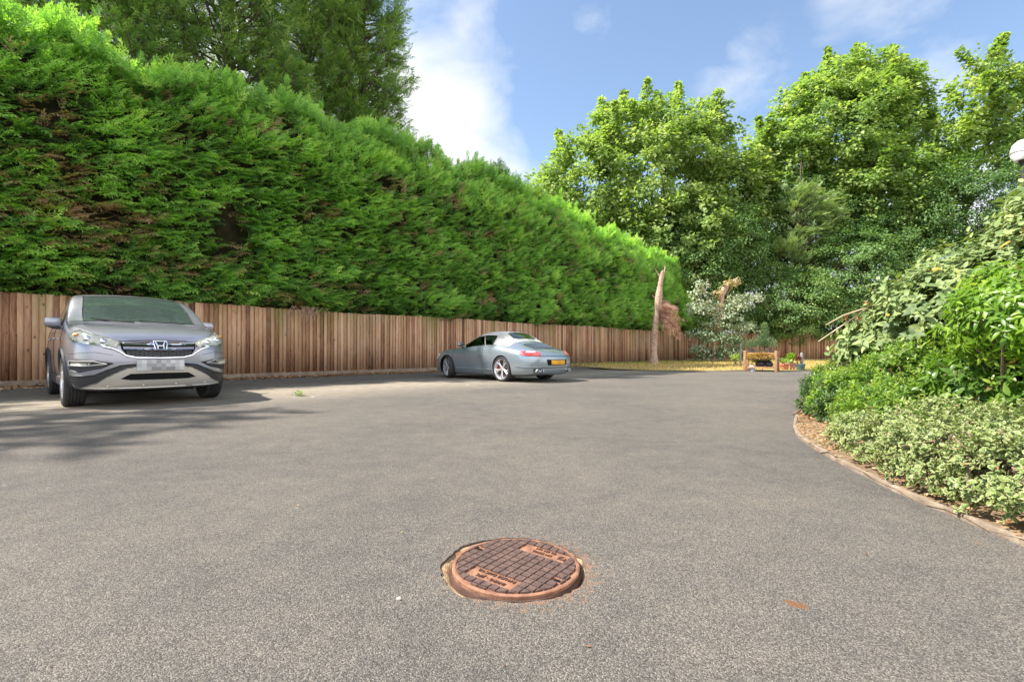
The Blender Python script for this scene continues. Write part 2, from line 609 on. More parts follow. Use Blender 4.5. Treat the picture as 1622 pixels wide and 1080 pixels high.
# lawn sheet
m_lawn = pmat('dry_lawn', rough=.95, stops=[(.3, (.16, .13, .045)), (.5, (.34, .25, .09)), (.7, (.42, .33, .14))], vscale=1.6)
g = 60
xs = np.linspace(0, 1, g)
LV, LF = [], []
ll = lawn_line
for p in [Vector((23, 18.3, 0))] + ll:
    pass
lawn_poly = [Vector(p) for p in lawn_line] + [FP(21.0, .5), FP(22.5, .25), FP(UEND, .1)] + [Vector((36, CORNER.y + .2, 0)), Vector((36, 18.3, 0))]
lpts = [p.to_2d() for p in lawn_poly]
npoly = len(lpts)
for X_ in np.arange(3, 36, .8):
    for Y_ in np.arange(18.8, CORNER.y, .8):
        lpts.append(Vector((X_, Y_)))
vo_, ed_, fa_, *_r = geometry.delaunay_2d_cdt(lpts, [(i, (i + 1) % npoly) for i in range(npoly)], [], 1, 1e-4)


def lawn_h(x, y):
    t_ = min(1, max(0, (y - 18.4) / 3))
    return .012 + .10 * t_ + .03 * t_ * fbm((x * .3, y * .3, 0))


me = bpy.data.meshes.new('lawn')
me.from_pydata([(p.x, p.y, lawn_h(p.x, p.y)) for p in vo_], [], [tuple(f) for f in fa_])
tag(link('lawn', me, m_lawn), kind='structure')

# lawn blades
n = 26000
gx = RNG.uniform(2.5, 27, n)
gy = 18.3 + (CORNER.y - 18.3) * RNG.uniform(0, 1, n) ** 1.5
keep = (gx < gy - 20.9 + 0.0 + 21 * 0) | True
fx = (gx - gy + 21.0) * R2
edge = np.interp(gx, [3.4, 4.0, 5.2, 7.2, 9, 11, 13.2, 22], [21, 19.6, 18.8, 18.5, 18.8, 18.85, 18.7, 18.4])
keep = (fx > .15) & (gy > edge)
gx, gy, fx = gx[keep], gy[keep], fx[keep]
n = len(gx)
pos = np.stack([gx, gy, np.array([lawn_h(x, y) - .01 for x, y in zip(gx, gy)])], 1)
X = np.stack([RNG.normal(0, .5, n), RNG.normal(0, .5, n), np.ones(n)], 1)
green = np.array([fbm((x * .25, y * .25, 7)) for x, y in zip(gx, gy)]) * .4 + .02 + .75 * np.exp(-fx / 1.6) + .5 * np.exp(-(CORNER.y - gy) / 1.2) + .25 * np.clip((gy - 22.5) / 4, 0, 1)
v = np.clip(green + RNG.normal(0, .14, n), 0, 1)
BL = [(0, -.10, 0), (0, .10, 0), (.6, .06, .05), (1, 0, .16)]
m_grass = leafmat('grass_blades', [(0.0, (.56, .42, .17)), (.4, (.46, .36, .12)), (.75, (.20, .25, .05)), (1, (.10, .18, .035))], trans=.3, rough=.7)
me = scatter('grass', BL, [(0, 1, 2, 3)], pos, X, RNG.normal(0, 1, (n, 3)), RNG.uniform(.06, .16, n), v)
tag(link('grass', me, m_grass), kind='stuff')

# planting bed: soil, edging
m_soil = pmat('bed_soil', rough=.95, stops=[(.3, (.10, .06, .035)), (.55, (.24, .16, .09)), (.75, (.36, .27, .16))], vscale=14, bump=1.0, bscale=70)
bed = [Vector(p) for p in kerb_line]
bp_ = [p.to_2d() for p in bed] + [Vector((22, 4)), Vector((14, -1))]
nb_ = len(bp_)
for _ in range(900):
    q = Vector((RNG.uniform(2, 14), RNG.uniform(-.9, 9)))
    bp_.append(q)
vo_, ed_, fa_, *_r = geometry.delaunay_2d_cdt(bp_, [(i, (i + 1) % nb_) for i in range(nb_)], [], 1, 1e-4)


def kd(x, y):
    return min((Vector((x, y, 0)) - p).length for p in kerb_line[::3])


me = bpy.data.meshes.new('bed_soil')
me.from_pydata([(p.x, p.y, .012 + .10 * min(1, kd(p.x, p.y) / .8) + .02 * fbm((p.x * 3, p.y * 3, 1))) for p in vo_], [], [tuple(f) for f in fa_])
tag(link('bed_soil', me, m_soil), kind='structure')

m_edge = pmat('edging_stone', rough=.9, stops=[(.3, (.16, .12, .085)), (.6, (.30, .235, .17)), (.8, (.42, .34, .25))], vscale=9, bump=.6, bscale=120)
bmm = MB()
L = kerb_line
d = 0.0
last = None
for i in range(len(L) - 1):
    a, b_ = L[i], L[i + 1]
    tdir = (b_ - a).normalized()
    nrm = Vector((tdir.y, -tdir.x, 0))
    seg = (b_ - a).length
    off = .02 + .006 * fbm((a.x * 4, a.y * 4, 2))
    rot = Matrix((tdir, -nrm * -1, Vector((0, 0, 1)))).transposed()
    ang = math.atan2(tdir.y, tdir.x)
    if (i % 4) != 3 or True:
        bmm.box((a + b_) / 2 + nrm * off + Vector((0, 0, .008 + .006 * fbm((a.x * 2, a.y * 2, 4)))), (seg * 1.04, .032, .045), Matrix.Rotation(ang, 3, 'Z'), bevel=.006)
tag(bmm.build('kerb', m_edge), kind='structure')

# dead leaves: along the fence foot and along the bed edge
LEAF6 = [(0, 0, 0), (.35, .28, .06), (.75, .2, .02), (1, 0, -.06), (.75, -.2, .1), (.35, -.28, .09)]
LEAF6F = [(0, 1, 2, 3), (0, 3, 4, 5)]
m_dead = leafmat('dead_leaves', [(0, (.09, .04, .02)), (.3, (.24, .10, .04)), (.6, (.36, .19, .09)), (.85, (.50, .36, .20)), (1, (.20, .24, .06))], trans=.1, rough=.8)
n = 5200
u = RNG.uniform(-6, 20.5, n)
off = .05 + np.abs(RNG.normal(0, .30, n))
off = np.minimum(off, 1.1)
pos = np.array([FP(a, b_, .012 + .02 * RNG.random()) for a, b_ in zip(u, off)])
X = np.stack([RNG.normal(0, 1, n), RNG.normal(0, 1, n), RNG.normal(0, .25, n)], 1)
me = scatter('leaf_litter', LEAF6, LEAF6F, pos, X, np.array([0, 0, 1.0]) + RNG.normal(0, .35, (n, 3)), RNG.uniform(.05, .10, n), np.clip(RNG.beta(2, 2, n), 0, 1))
tag(link('leaf_litter', me, m_dead), kind='stuff')
n = 3200
idx = RNG.integers(8, 85, n)
kp = np.array([kerb_line[i] for i in idx])
kt = np.array([(kerb_line[i + 1] - kerb_line[i]).normalized() for i in idx])
kn = np.stack([kt[:, 1], -kt[:, 0], 0 * kt[:, 0]], 1)
off = np.abs(RNG.normal(.10, .14, n)) + .05
pos = kp + kn * off[:, None] + RNG.normal(0, .03, (n, 3)) * [1, 1, 0]
pos[:, 2] = .03 + .11 * np.clip(off / .8, 0, 1) + RNG.uniform(0, .015, n)
X = np.stack([RNG.normal(0, 1, n), RNG.normal(0, 1, n), RNG.normal(0, .25, n)], 1)
me = scatter('fallen_leaves', LEAF6, LEAF6F, pos, X, np.array([0, 0, 1.0]) + RNG.normal(0, .4, (n, 3)), RNG.uniform(.012, .036, n), np.clip(RNG.beta(2.6, 1.3, n), 0, .93))
tag(link('fallen_leaves', me, m_dead), kind='stuff')

n = 170
gx = RNG.uniform(-7, 6, n); gy = 1.2 + 16 * RNG.uniform(0, 1, n) ** 1.6
ok = np.array([(FP(0) - Vector((x, y, 0))).dot(OUT) < -1.0 and x < np.interp(y, [0, 3, 4.4, 5.9, 7, 8], [2.0, 2.15, 2.55, 3.4, 4.3, 6]) for x, y in zip(gx, gy)])
ok &= np.hypot(gx - MH.x, gy - MH.y) > .35
gx, gy = gx[ok], gy[ok]
n = len(gx)
X = np.stack([RNG.normal(0, 1, n), RNG.normal(0, 1, n), RNG.normal(0, .15, n)], 1)
me = scatter('grit_litter', LEAF6, LEAF6F, np.stack([gx, gy, np.full(n, .004)], 1), X, np.array([0, 0, 1.0]) + RNG.normal(0, .3, (n, 3)), RNG.uniform(.006, .018, n), RNG.uniform(0, .95, n))
tag(link('grit_litter', me, m_dead), kind='stuff')

# ------------------------------------------------------------------ fences
m_board = bpy.data.materials.new('weathered_boards')
m_board.use_nodes = True
nt = m_board.node_tree
b = nt.nodes['Principled BSDF']
t = N(nt, 'ShaderNodeTexCoord')
mpn = N(nt, 'ShaderNodeMapping')
mpn.inputs['Scale'].default_value = (1, 1, .06)
LK(nt, t.outputs['Object'], mpn.inputs[0])
gr = N(nt, 'ShaderNodeTexNoise', i_Scale=55.0, i_Detail=5.0, i_Roughness=.7)
LK(nt, mpn.outputs[0], gr.inputs['Vector'])
av = N(nt, 'ShaderNodeAttribute', attribute_name='v')
mpb = N(nt, 'ShaderNodeMapping')
mpb.inputs['Scale'].default_value = (1, 1, .35)
LK(nt, t.outputs['Object'], mpb.inputs[0])
blot = N(nt, 'ShaderNodeTexNoise', i_Scale=2.2, i_Detail=6.0, i_Roughness=.65)
LK(nt, mpb.outputs[0], blot.inputs['Vector'])
mixf = MATH(nt, 'ADD', MATH(nt, 'ADD', MATH(nt, 'MULTIPLY', av.outputs['Fac'], .36), MATH(nt, 'MULTIPLY', gr.outputs[0], .50)), MATH(nt, 'MULTIPLY', blot.outputs[0], .34))
c = RAMP(nt, mixf, [(.36, (.075, .034, .02)), (.47, (.225, .105, .055)), (.60, (.42, .235, .132)), (.86, (.66, .46, .31))])
# greyed patches and green algae that run down from the top
gz = N(nt, 'ShaderNodeTexNoise', i_Scale=.55, i_Detail=5.0, i_Roughness=.6)
LK(nt, t.outputs['Object'], gz.inputs['Vector'])
c = MIXC(nt, MATH(nt, 'MULTIPLY', MATH(nt, 'SUBTRACT', gz.outputs[0], .50), 3.0, clamp=True), c, MIXC(nt, gr.outputs[0], (.19, .13, .095), (.56, .41, .30)))
sxyz = N(nt, 'ShaderNodeSeparateXYZ')
LK(nt, t.outputs['Object'], sxyz.inputs[0])
al = N(nt, 'ShaderNodeTexNoise', i_Scale=1.3, i_Detail=4.0)
mpa = N(nt, 'ShaderNodeMapping')
mpa.inputs['Scale'].default_value = (1, 1, .05)
mpa.inputs['Location'].default_value = (3.1, 1.7, 0)
LK(nt, t.outputs['Object'], mpa.inputs[0])
LK(nt, mpa.outputs[0], al.inputs['Vector'])
alg = MATH(nt, 'MULTIPLY', MATH(nt, 'MULTIPLY', MATH(nt, 'SUBTRACT', al.outputs[0], .47), 5.0, clamp=True), MATH(nt, 'MULTIPLY', MATH(nt, 'SUBTRACT', sxyz.outputs[2], .75), .75, clamp=True))
c = MIXC(nt, MATH(nt, 'MULTIPLY', alg, .8), c, (.17, .15, .03))
# knots
kv = N(nt, 'ShaderNodeTexVoronoi', i_Scale=5.5)
mpk = N(nt, 'ShaderNodeMapping')
mpk.inputs['Scale'].default_value = (1, 1, .55)
LK(nt, t.outputs['Object'], mpk.inputs[0])
LK(nt, mpk.outputs[0], kv.inputs['Vector'])
c = MIXC(nt, MATH(nt, 'MULTIPLY', MATH(nt, 'LESS_THAN', kv.outputs['Distance'], .11), .75), c, (.06, .03, .018))
LK(nt, c, b.inputs['Base Color'])
b.inputs['Roughness'].default_value = .85
bp = N(nt, 'ShaderNodeBump', i_Strength=.5, i_Distance=.006)
LK(nt, gr.outputs[0], bp.inputs['Height'])
LK(nt, bp.outputs[0], b.inputs['Normal'])
m_gravel_board = pmat('gravel_board_wood', rough=.9, stops=[(.3, (.14, .10, .07)), (.7, (.30, .24, .18))], vscale=5, bump=.4, bscale=40)


def fence(root, p0, direction, outw, length, top_fn, base_fn, pitch=.112, seed=1):
    rg = np.random.default_rng(seed)
    d_, o_ = np.array(direction), np.array(outw)
    nb = int(length / pitch)
    V, F, A = [], [], []
    p0 = np.array(p0)
    for k in range(nb):
        u0 = k * pitch + rg.normal(0, .003)
        w = pitch + .018
        lean = rg.normal(0, .006)
        zt = top_fn(u0) + rg.normal(0, .008)
        zb = base_fn(u0) + .145
        tk, tn = .026 + rg.uniform(0, .012), .006
        bow = rg.normal(0, .004)
        val = float(np.clip(rg.normal(.5, .28), 0, 1))
        base = len(V)
        for (uu, th) in ((u0, tk), (u0 + w, tn)):
            for z, ex in ((zb, lean * 0), (zt, lean)):
                for o in (0.0, th):
                    V.append(p0 + d_ * (uu + ex) + o_ * (o + bow + (.008 if th == tk else 0)) + np.array([0, 0, z]))
                    A.append(val)
        i = base
        # order: (u0:zb0,zbT,zt0,ztT),(u1: ...)
        F += [(i + 1, i + 5, i + 7, i + 3), (i + 0, i + 2, i + 6, i + 4), (i, i + 1, i + 3, i + 2), (i + 4, i + 6, i + 7, i + 5), (i + 2, i + 3, i + 7, i + 6), (i, i + 4, i + 5, i + 1)]
    me = arr_mesh('board_panel', V, F, {'v': A})
    link('board_panel', me, m_board, root)
    # gravel boards in 3 m lengths, posts and rails behind
    nbay = int(length / 3)
    for k in range(nbay):
        mb = MB()
        u0, u1 = k * 3 + .006, k * 3 + 2.994
        a, b2 = p0 + d_ * u0, p0 + d_ * u1
        c_ = (a + b2) / 2 + o_ * (.012 + .01 * rg.random()) + np.array([0, 0, base_fn((u0 + u1) / 2) + .075])
        mb.box(c_, (u1 - u0, .03, .146), Matrix.Rotation(math.atan2(direction[1], direction[0]), 3, 'Z'), bevel=.004)
        mb.build('gravel_board', m_gravel_board, root)
        mb = MB()
        c_ = p0 + d_ * (k * 3) - o_ * .06 + np.array([0, 0, 1.0])
        mb.box(c_, (.1, .1, 1.96), Matrix.Rotation(math.atan2(direction[1], direction[0]), 3, 'Z'), bevel=.004)
        mb.build('post', m_gravel_board, root)
    mb = MB()
    for z in (.5, 1.65):
        mid = p0 + d_ * (length / 2) - o_ * .025 + np.array([0, 0, z])
        mb.box(mid, (length, .04, .08), Matrix.Rotation(math.atan2(direction[1], direction[0]), 3, 'Z'))
    mb.build('rail', m_gravel_board, root)


fl = empty('timber_fence', FP(0))
tag(fl, 'long brown closeboard timber fence running below the tall clipped conifer hedge', 'fence')
U0 = -8.0
fence(fl, np.array(FP(U0) - FP(0)), tuple(ALONG), tuple(OUT), UEND - U0, lambda u: 2.05 + .02 * math.sin(u * .7), lambda u: 0.0, seed=3)
fb = empty('timber_fence', CORNER)
tag(fb, 'reddish brown timber fence across the far end behind the planter and pots', 'fence')
fence(fb, np.array((0.05, 0, 0)), (1, 0, 0), (0, -1, 0), 24, lambda u: 2.03 + .02 * math.sin(u), lambda u: .08, seed=5)
# ------------------------------------------------------------------ vegetation
def spray_template(nb=9, spread=.62, droop=.12, width=.085, seed=0):
    rg = np.random.default_rng(seed)
    V, F = [], []

    def quad(p, dvec, L_, w):
        dvec = np.array(dvec, float)
        dvec /= np.linalg.norm(dvec)
        side = np.array([-dvec[1], dvec[0], 0])
        i = len(V)
        V.extend([p, p + dvec * L_ * .45 + side * w * .5 + np.array([0, 0, .02]), p + dvec * L_ + np.array([0, 0, -droop * L_]), p + dvec * L_ * .45 - side * w * .5 - np.array([0, 0, .01])])
        F.append((i, i + 1, i + 2, i + 3))
    for k in range(nb):
        t = (k + .4) / nb
        x = t * .82
        z = -droop * t * t
        s = 1 if k % 2 else -1
        ang = math.radians(48 - 18 * t + rg.normal(0, 6)) * s
        L_ = spread * (.55 + .6 * math.sin(math.pi * min(1, t + .25))) * (1 - .45 * t)
        quad(np.array([x, 0, z]), (math.cos(ang), math.sin(ang), rg.normal(0, .12)), L_, width * (1.2 - .3 * t))
    quad(np.array([.55, 0, -droop * .3]), (1, 0, -.1), .45, width)
    quad(np.array([0, 0, 0]), (1, 0, 0), .6, width * .45)
    return np.array(V), F




def fan_template(nb, sub, spread, droop, width, seed):
    """a flat conifer spray: axis, side branchlets, and small lobes along each branchlet"""
    rg = np.random.default_rng(seed)
    V, F, TT = [], [], []

    def q(p, d, L_, w):
        d = d / np.linalg.norm(d)
        s_ = np.array([-d[1], d[0], 0])
        i = len(V)
        z = np.array([0, 0, rg.normal(0, .008)])
        for x in (p, p + d * L_ * .4 + s_ * w * .5 + z, p + d * L_ + np.array([0, 0, -droop * L_ * .6]), p + d * L_ * .4 - s_ * w * .5 + z):
            V.append(x); TT.append(float(np.linalg.norm(x)))
        F.append((i, i + 1, i + 2, i + 3))
    for k in range(nb):
        t = (k + .3) / nb
        p = np.array([t * .85, rg.normal(0, .01), -droop * t * t])
        sg = 1 if k % 2 else -1
        a_ = math.radians(50 - 22 * t + rg.normal(0, 6)) * sg
        L_ = spread * (.5 + .6 * math.sin(math.pi * min(1, t + .3))) * (1 - .35 * t) * rg.uniform(.8, 1.15)
        d = np.array([math.cos(a_), math.sin(a_), rg.normal(-.03, .1)])
        q(p, d, L_, width * .9)
        for m_ in range(sub):
            f = .25 + .6 * m_ / sub
            s2 = 1 if m_ % 2 else -1
            a2 = a_ + s2 * math.radians(38)
            q(p + d * L_ * f, np.array([math.cos(a2), math.sin(a2), d[2] - .04]), L_ * .42 * (1 - .4 * f), width * .8)
    q(np.array([.5, 0, -droop * .25]), np.array([1, 0, -.08]), .5, width)
    q(np.array([0, 0, 0]), np.array([1, 0, 0]), .6, width * .4)
    return np.array(V), F, np.array(TT)


SPRAYS = [fan_template(9, 3, .52, .16, .062, s) for s in (1, 2, 3)]
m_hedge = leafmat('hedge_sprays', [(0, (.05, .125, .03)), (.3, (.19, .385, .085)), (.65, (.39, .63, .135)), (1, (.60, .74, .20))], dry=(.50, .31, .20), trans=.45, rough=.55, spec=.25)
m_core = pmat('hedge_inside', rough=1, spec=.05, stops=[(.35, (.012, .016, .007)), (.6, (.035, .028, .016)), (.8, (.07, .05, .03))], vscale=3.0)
m_bark = pmat('bark', rough=.95, stops=[(.3, (.06, .045, .032)), (.55, (.13, .095, .07)), (.8, (.22, .17, .13))], vscale=14, bump=1.0, bscale=45)
m_pale_bark = pmat('stripped_wood', rough=.85, stops=[(.3, (.26, .15, .10)), (.5, (.46, .30, .22)), (.75, (.62, .46, .36))], vscale=11, bump=.8, bscale=40)
m_twig = pmat('twig', base=(.19, .13, .09), rough=.9, var=.4)


def multi_scatter(name, parent, mat, pos, X, Zup, scale, v, d, templates=SPRAYS, tip=.45):
    """several templates merged in one mesh"""
    n = len(pos)
    k = RNG.integers(0, len(templates), n)
    Vs, Fs, vs, ds = [], [], [], []
    off = 0
    for i, (T, TF, TT) in enumerate(templates):
        s = k == i
        m_ = s.sum()
        if m_ == 0: continue
        T = np.asarray(T); TFa = np.asarray(TF)
        x = norm(X[s]); y = norm(np.cross(Zup[s], x)); z = np.cross(x, y)
        sc = np.broadcast_to(scale, (n,))[s]
        V = (T[None, :, 0, None] * x[:, None] + T[None, :, 1, None] * y[:, None] + T[None, :, 2, None] * z[:, None]) * sc[:, None, None] + pos[s][:, None]
        F = (TFa[None] + (np.arange(m_) * len(T))[:, None, None]).reshape(-1, 4) + off
        off += m_ * len(T)
        Vs.append(V.reshape(-1, 3)); Fs.append(F)
        vs.append(np.clip(np.repeat(v[s], len(T)) + np.tile((TT - .55) * tip, m_), 0, 1)); ds.append(np.repeat(d[s], len(T)))
    me = arr_mesh(name, np.concatenate(Vs), np.concatenate(Fs), {'v': np.concatenate(vs), 'd': np.concatenate(ds)})
    return link(name, me, mat, parent)


# ---- tall clipped conifer hedge
hedge = empty('conifer_hedge', FP(0, -.5))
tag(hedge, 'tall clipped green conifer hedge standing behind the long timber fence', 'hedge')
HO = np.array(FP(0, -.5))
A_, O_, Z_ = np.array(ALONG), np.array(OUT), np.array([0, 0, 1.0])


def hedge_top(u):
    return np.interp(u, [-9, 0, 5, 9, 14, 18, 23, 27, 31, 33], [7.9, 8.0, 8.0, 8.3, 8.2, 7.8, 7.3, 7.0, 6.6, 5.6]) + .35 * np.sin(u * 1.9) * np.sin(u * .63)


def hedge_out(u, h):
    f = fbm((u * .38, h * .5, 2), 1, 3) * .34 + fbm((u * 1.5, h * 1.7, 6), 1, 2) * .16
    top = hedge_top(u)
    r = max(0.0, (h - (top - 1.3)) / 1.3)
    return .22 + f - .75 * r * r + (-.95 * max(0, (2.45 - h)) if h < 2.45 else 0)


dens = [(-8.5, 3, 125), (3, 10, 120), (10, 20, 95), (20, 33, 70)]
P_, X_, U_, V_, D_, S_ = [], [], [], [], [], []
for a, b_, dn in dens:
    n = int((b_ - a) * 6.4 * dn)
    u = RNG.uniform(a, b_, n)
    tp = hedge_top(u)
    h = 1.98 + (tp - 1.98) * RNG.uniform(0, 1, n)
    o = np.array([hedge_out(x, y) for x, y in zip(u, h)]) - np.abs(RNG.normal(0, .15, n)) - .10
    pos = A_ * u[:, None] + O_ * (o + .5)[:, None] + Z_ * h[:, None]
    gap = np.array([fbm((x * .8, y * 1.3, 11), 1, 4) for x, y in zip(u, h)])
    # dead patch: centre near (50..200, 250..400) in the photo
    dp = np.exp(-(((u - 1.2) / 1.5) ** 2 + ((h - 4.0) / 1.1) ** 2)) * 1.15 + np.exp(-(((u - 3.2) / .9) ** 2 + ((h - 3.0) / .4) ** 2)) * .6 + np.exp(-(((u - 6.2) / 1.6) ** 2 + ((h - 2.2) / .3) ** 2)) * .9
    dead = (gap + dp * .62 + RNG.normal(0, .22, n)) > .54
    keep = ~((gap + dp * .25 + RNG.normal(0, .08, n) > .52))
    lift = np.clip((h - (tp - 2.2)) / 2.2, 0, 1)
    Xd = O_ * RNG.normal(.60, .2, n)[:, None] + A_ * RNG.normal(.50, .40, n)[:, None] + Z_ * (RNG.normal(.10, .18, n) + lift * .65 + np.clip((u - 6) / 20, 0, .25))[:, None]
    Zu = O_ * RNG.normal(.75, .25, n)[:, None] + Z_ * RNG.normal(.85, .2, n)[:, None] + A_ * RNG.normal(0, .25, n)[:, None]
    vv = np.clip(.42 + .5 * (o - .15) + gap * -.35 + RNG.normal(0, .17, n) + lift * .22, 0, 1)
    ss = RNG.uniform(.28, .50, n) * (1 + .1 * (u > 20))
    for lst, ar in ((P_, pos), (X_, Xd), (U_, Zu), (V_, vv), (D_, np.where(dead, RNG.uniform(.6, 1, n), 0)), (S_, ss)):
        lst.append(ar[keep])
# top face and upright leaders
n = 6500
u = RNG.uniform(-8.5, 33, n)
o = RNG.uniform(-1.9, .1, n)
h = hedge_top(u) + RNG.normal(0, .12, n) - .1
pos = A_ * u[:, None] + O_ * (o + .5)[:, None] + Z_ * h[:, None]
Xd = O_ * RNG.normal(.2, .35, n)[:, None] + A_ * RNG.normal(.3, .35, n)[:, None] + Z_ * RNG.normal(.9, .25, n)[:, None]
Zu = O_ * RNG.normal(.8, .3, n)[:, None] + RNG.normal(0, .4, (n, 3))
for lst, ar in ((P_, pos), (X_, Xd), (U_, Zu), (V_, np.clip(RNG.normal(.52, .18, n), 0, 1)), (D_, np.zeros(n)), (S_, RNG.uniform(.3, .6, n))):
    lst.append(ar)
# taller feathery leaders that break the top line
for k in range(110):
    uu = RNG.uniform(-8.5, 30)
    oo = RNG.uniform(-1.4, .15)
    hh = float(hedge_top(uu)) - .3
    H_ = RNG.uniform(.35, 1.15)
    m_ = 22
    t_ = RNG.uniform(0, 1, m_)
    lean = A_ * RNG.normal(.18, .12) + O_ * RNG.normal(.05, .1)
    pos = A_ * uu + O_ * (oo + .5) + Z_ * hh + (Z_ + lean) * (t_ * H_)[:, None]
    rad = RNG.normal(0, 1, (m_, 3)); rad[:, 2] = 0; rad = norm(rad)
    Xd = rad * (.8 - .5 * t_)[:, None] + Z_ * (.5 + .5 * t_)[:, None]
    for lst, ar in ((P_, pos), (X_, Xd), (U_, rad + RNG.normal(0, .3, (m_, 3)) + Z_ * .4), (V_, np.clip(RNG.normal(.55, .15, m_), 0, 1)), (D_, np.zeros(m_)), (S_, RNG.uniform(.28, .42, m_) * (1.1 - .4 * t_))):
        lst.append(ar)
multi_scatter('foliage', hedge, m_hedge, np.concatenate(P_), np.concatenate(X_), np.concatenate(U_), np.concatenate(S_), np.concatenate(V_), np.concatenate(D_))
# dark woody inside and the stems
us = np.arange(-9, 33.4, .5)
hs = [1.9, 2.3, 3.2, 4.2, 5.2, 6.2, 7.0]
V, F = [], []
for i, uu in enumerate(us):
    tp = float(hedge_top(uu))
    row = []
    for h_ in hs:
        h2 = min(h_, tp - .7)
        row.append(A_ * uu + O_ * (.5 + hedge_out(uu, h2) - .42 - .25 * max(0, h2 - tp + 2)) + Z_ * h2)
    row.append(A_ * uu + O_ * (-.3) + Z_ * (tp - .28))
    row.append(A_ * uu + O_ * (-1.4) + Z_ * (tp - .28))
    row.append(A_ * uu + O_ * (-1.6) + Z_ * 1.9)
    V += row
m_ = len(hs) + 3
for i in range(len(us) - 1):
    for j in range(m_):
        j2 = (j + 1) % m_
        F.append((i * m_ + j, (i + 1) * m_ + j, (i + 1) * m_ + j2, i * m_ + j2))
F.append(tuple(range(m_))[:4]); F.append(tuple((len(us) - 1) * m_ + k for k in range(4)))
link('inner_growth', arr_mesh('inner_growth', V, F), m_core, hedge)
mb = MB()
for k in range(60):
    uu = -8 + k * .68 + RNG.normal(0, .1)
    mb.tube([A_ * uu + O_ * (-.25) + Z_ * -.05, A_ * (uu + .1) + O_ * (-.22) + Z_ * 2.5], [.09, .07], 6)
for k in range(170):   # bare twigs showing in the thin places above the fence
    uu, hh = (RNG.normal(1.2, 1.2), RNG.normal(4.0, .8)) if k < 70 else (RNG.uniform(-6, 12), 2.05 + abs(RNG.normal(0, .35)))
    o = hedge_out(uu, hh) + .5
    p = A_ * uu + O_ * (o - .5) + Z_ * hh
    q = p + O_ * RNG.uniform(.25, .5) + A_ * RNG.normal(0, .3) + Z_ * RNG.normal(-.08, .15)
    mb.tube([p, (p + q) / 2 + RNG.normal(0, .05, 3), q], [.014, .01, .004], 4)
mb.build('stem', m_twig, hedge)
mb = MB()
for k in range(26):
    uu = 6.6 + RNG.normal(0, .28)
    p = A_ * uu + O_ * (.5 + .02) + Z_ * 2.15
    q = A_ * (uu + RNG.normal(-.15, .25)) + O_ * (.5 + RNG.uniform(.1, .22)) + Z_ * RNG.uniform(1.45, 2.0)
    mb.tube([p, p * .6 + q * .4 + O_ * .12, q], [.009, .006, .002], 4)
mb.build('hanging_twig', m_pale_bark, hedge)

# ---- conifers standing behind the hedge
CON = [fan_template(8, 2, .46, .18, .062, s) for s in (11, 12, 13)]
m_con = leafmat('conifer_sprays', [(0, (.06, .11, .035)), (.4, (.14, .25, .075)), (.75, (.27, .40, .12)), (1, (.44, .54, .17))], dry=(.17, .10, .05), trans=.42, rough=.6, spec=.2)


def conifer(name, base, H, R, z0, n_br, label, cat='tree', seed=1, sp=26, up=.55, size=(.30, .55), grp=None):
    rg = np.random.default_rng(seed)
    root = empty(name, base)
    tag(root, label, cat, grp)
    mb = MB()
    mb.tube([(0, 0, -.1), (.05, .03, H * .4), (0, .06, H * .75), (.05, 0, H)], [.26, .2, .1, .02], 10)
    P_, X_, U_, V_, S_ = [], [], [], [], []
    for k in range(n_br):
        t = (k + rg.uniform(0, 1)) / n_br
        h = z0 + (H - z0) * t
        L_ = R * (1.05 - t) ** .6 * rg.uniform(.55, 1.1) * min(1, .5 + 3 * t)
        az = k * 2.399 + rg.normal(0, .3)
        dr = np.array([math.cos(az), math.sin(az), 0])
        rise = up + rg.normal(0, .12)
        pts = [np.array([0, 0, h]), np.array([0, 0, h]) + dr * L_ * .55 + Z_ * (L_ * rise * .45), np.array([0, 0, h]) + dr * L_ + Z_ * (L_ * rise * 1.2)]
        mb.tube(pts, [.05, .03, .008], 5)
        m_ = int(sp * (L_ / R + .35))
        s = rg.uniform(.18, 1.0, m_) ** .75
        p0, p1, p2 = pts
        pos = p0 * ((1 - s) ** 2)[:, None] + p1 * (2 * s * (1 - s))[:, None] + p2 * (s ** 2)[:, None]
        side = np.array([-dr[1], dr[0], 0])
        pos = pos + side * rg.normal(0, .22 * L_ * .5, m_)[:, None] + Z_ * rg.normal(0, .14, m_)[:, None]
        Xd = dr * rg.normal(.7, .25, m_)[:, None] + side * rg.normal(0, .55, m_)[:, None] + Z_ * rg.normal(.5, .35, m_)[:, None]
        Zu = Z_ + rg.normal(0, .55, (m_, 3)) + dr * .3
        P_.append(pos); X_.append(Xd); U_.append(Zu)
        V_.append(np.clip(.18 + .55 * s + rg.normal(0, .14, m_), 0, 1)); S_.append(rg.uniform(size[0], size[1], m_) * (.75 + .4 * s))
    mb.build('trunk', m_bark, root)
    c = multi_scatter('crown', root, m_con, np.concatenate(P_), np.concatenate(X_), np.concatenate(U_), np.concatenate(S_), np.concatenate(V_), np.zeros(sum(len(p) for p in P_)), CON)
    return root


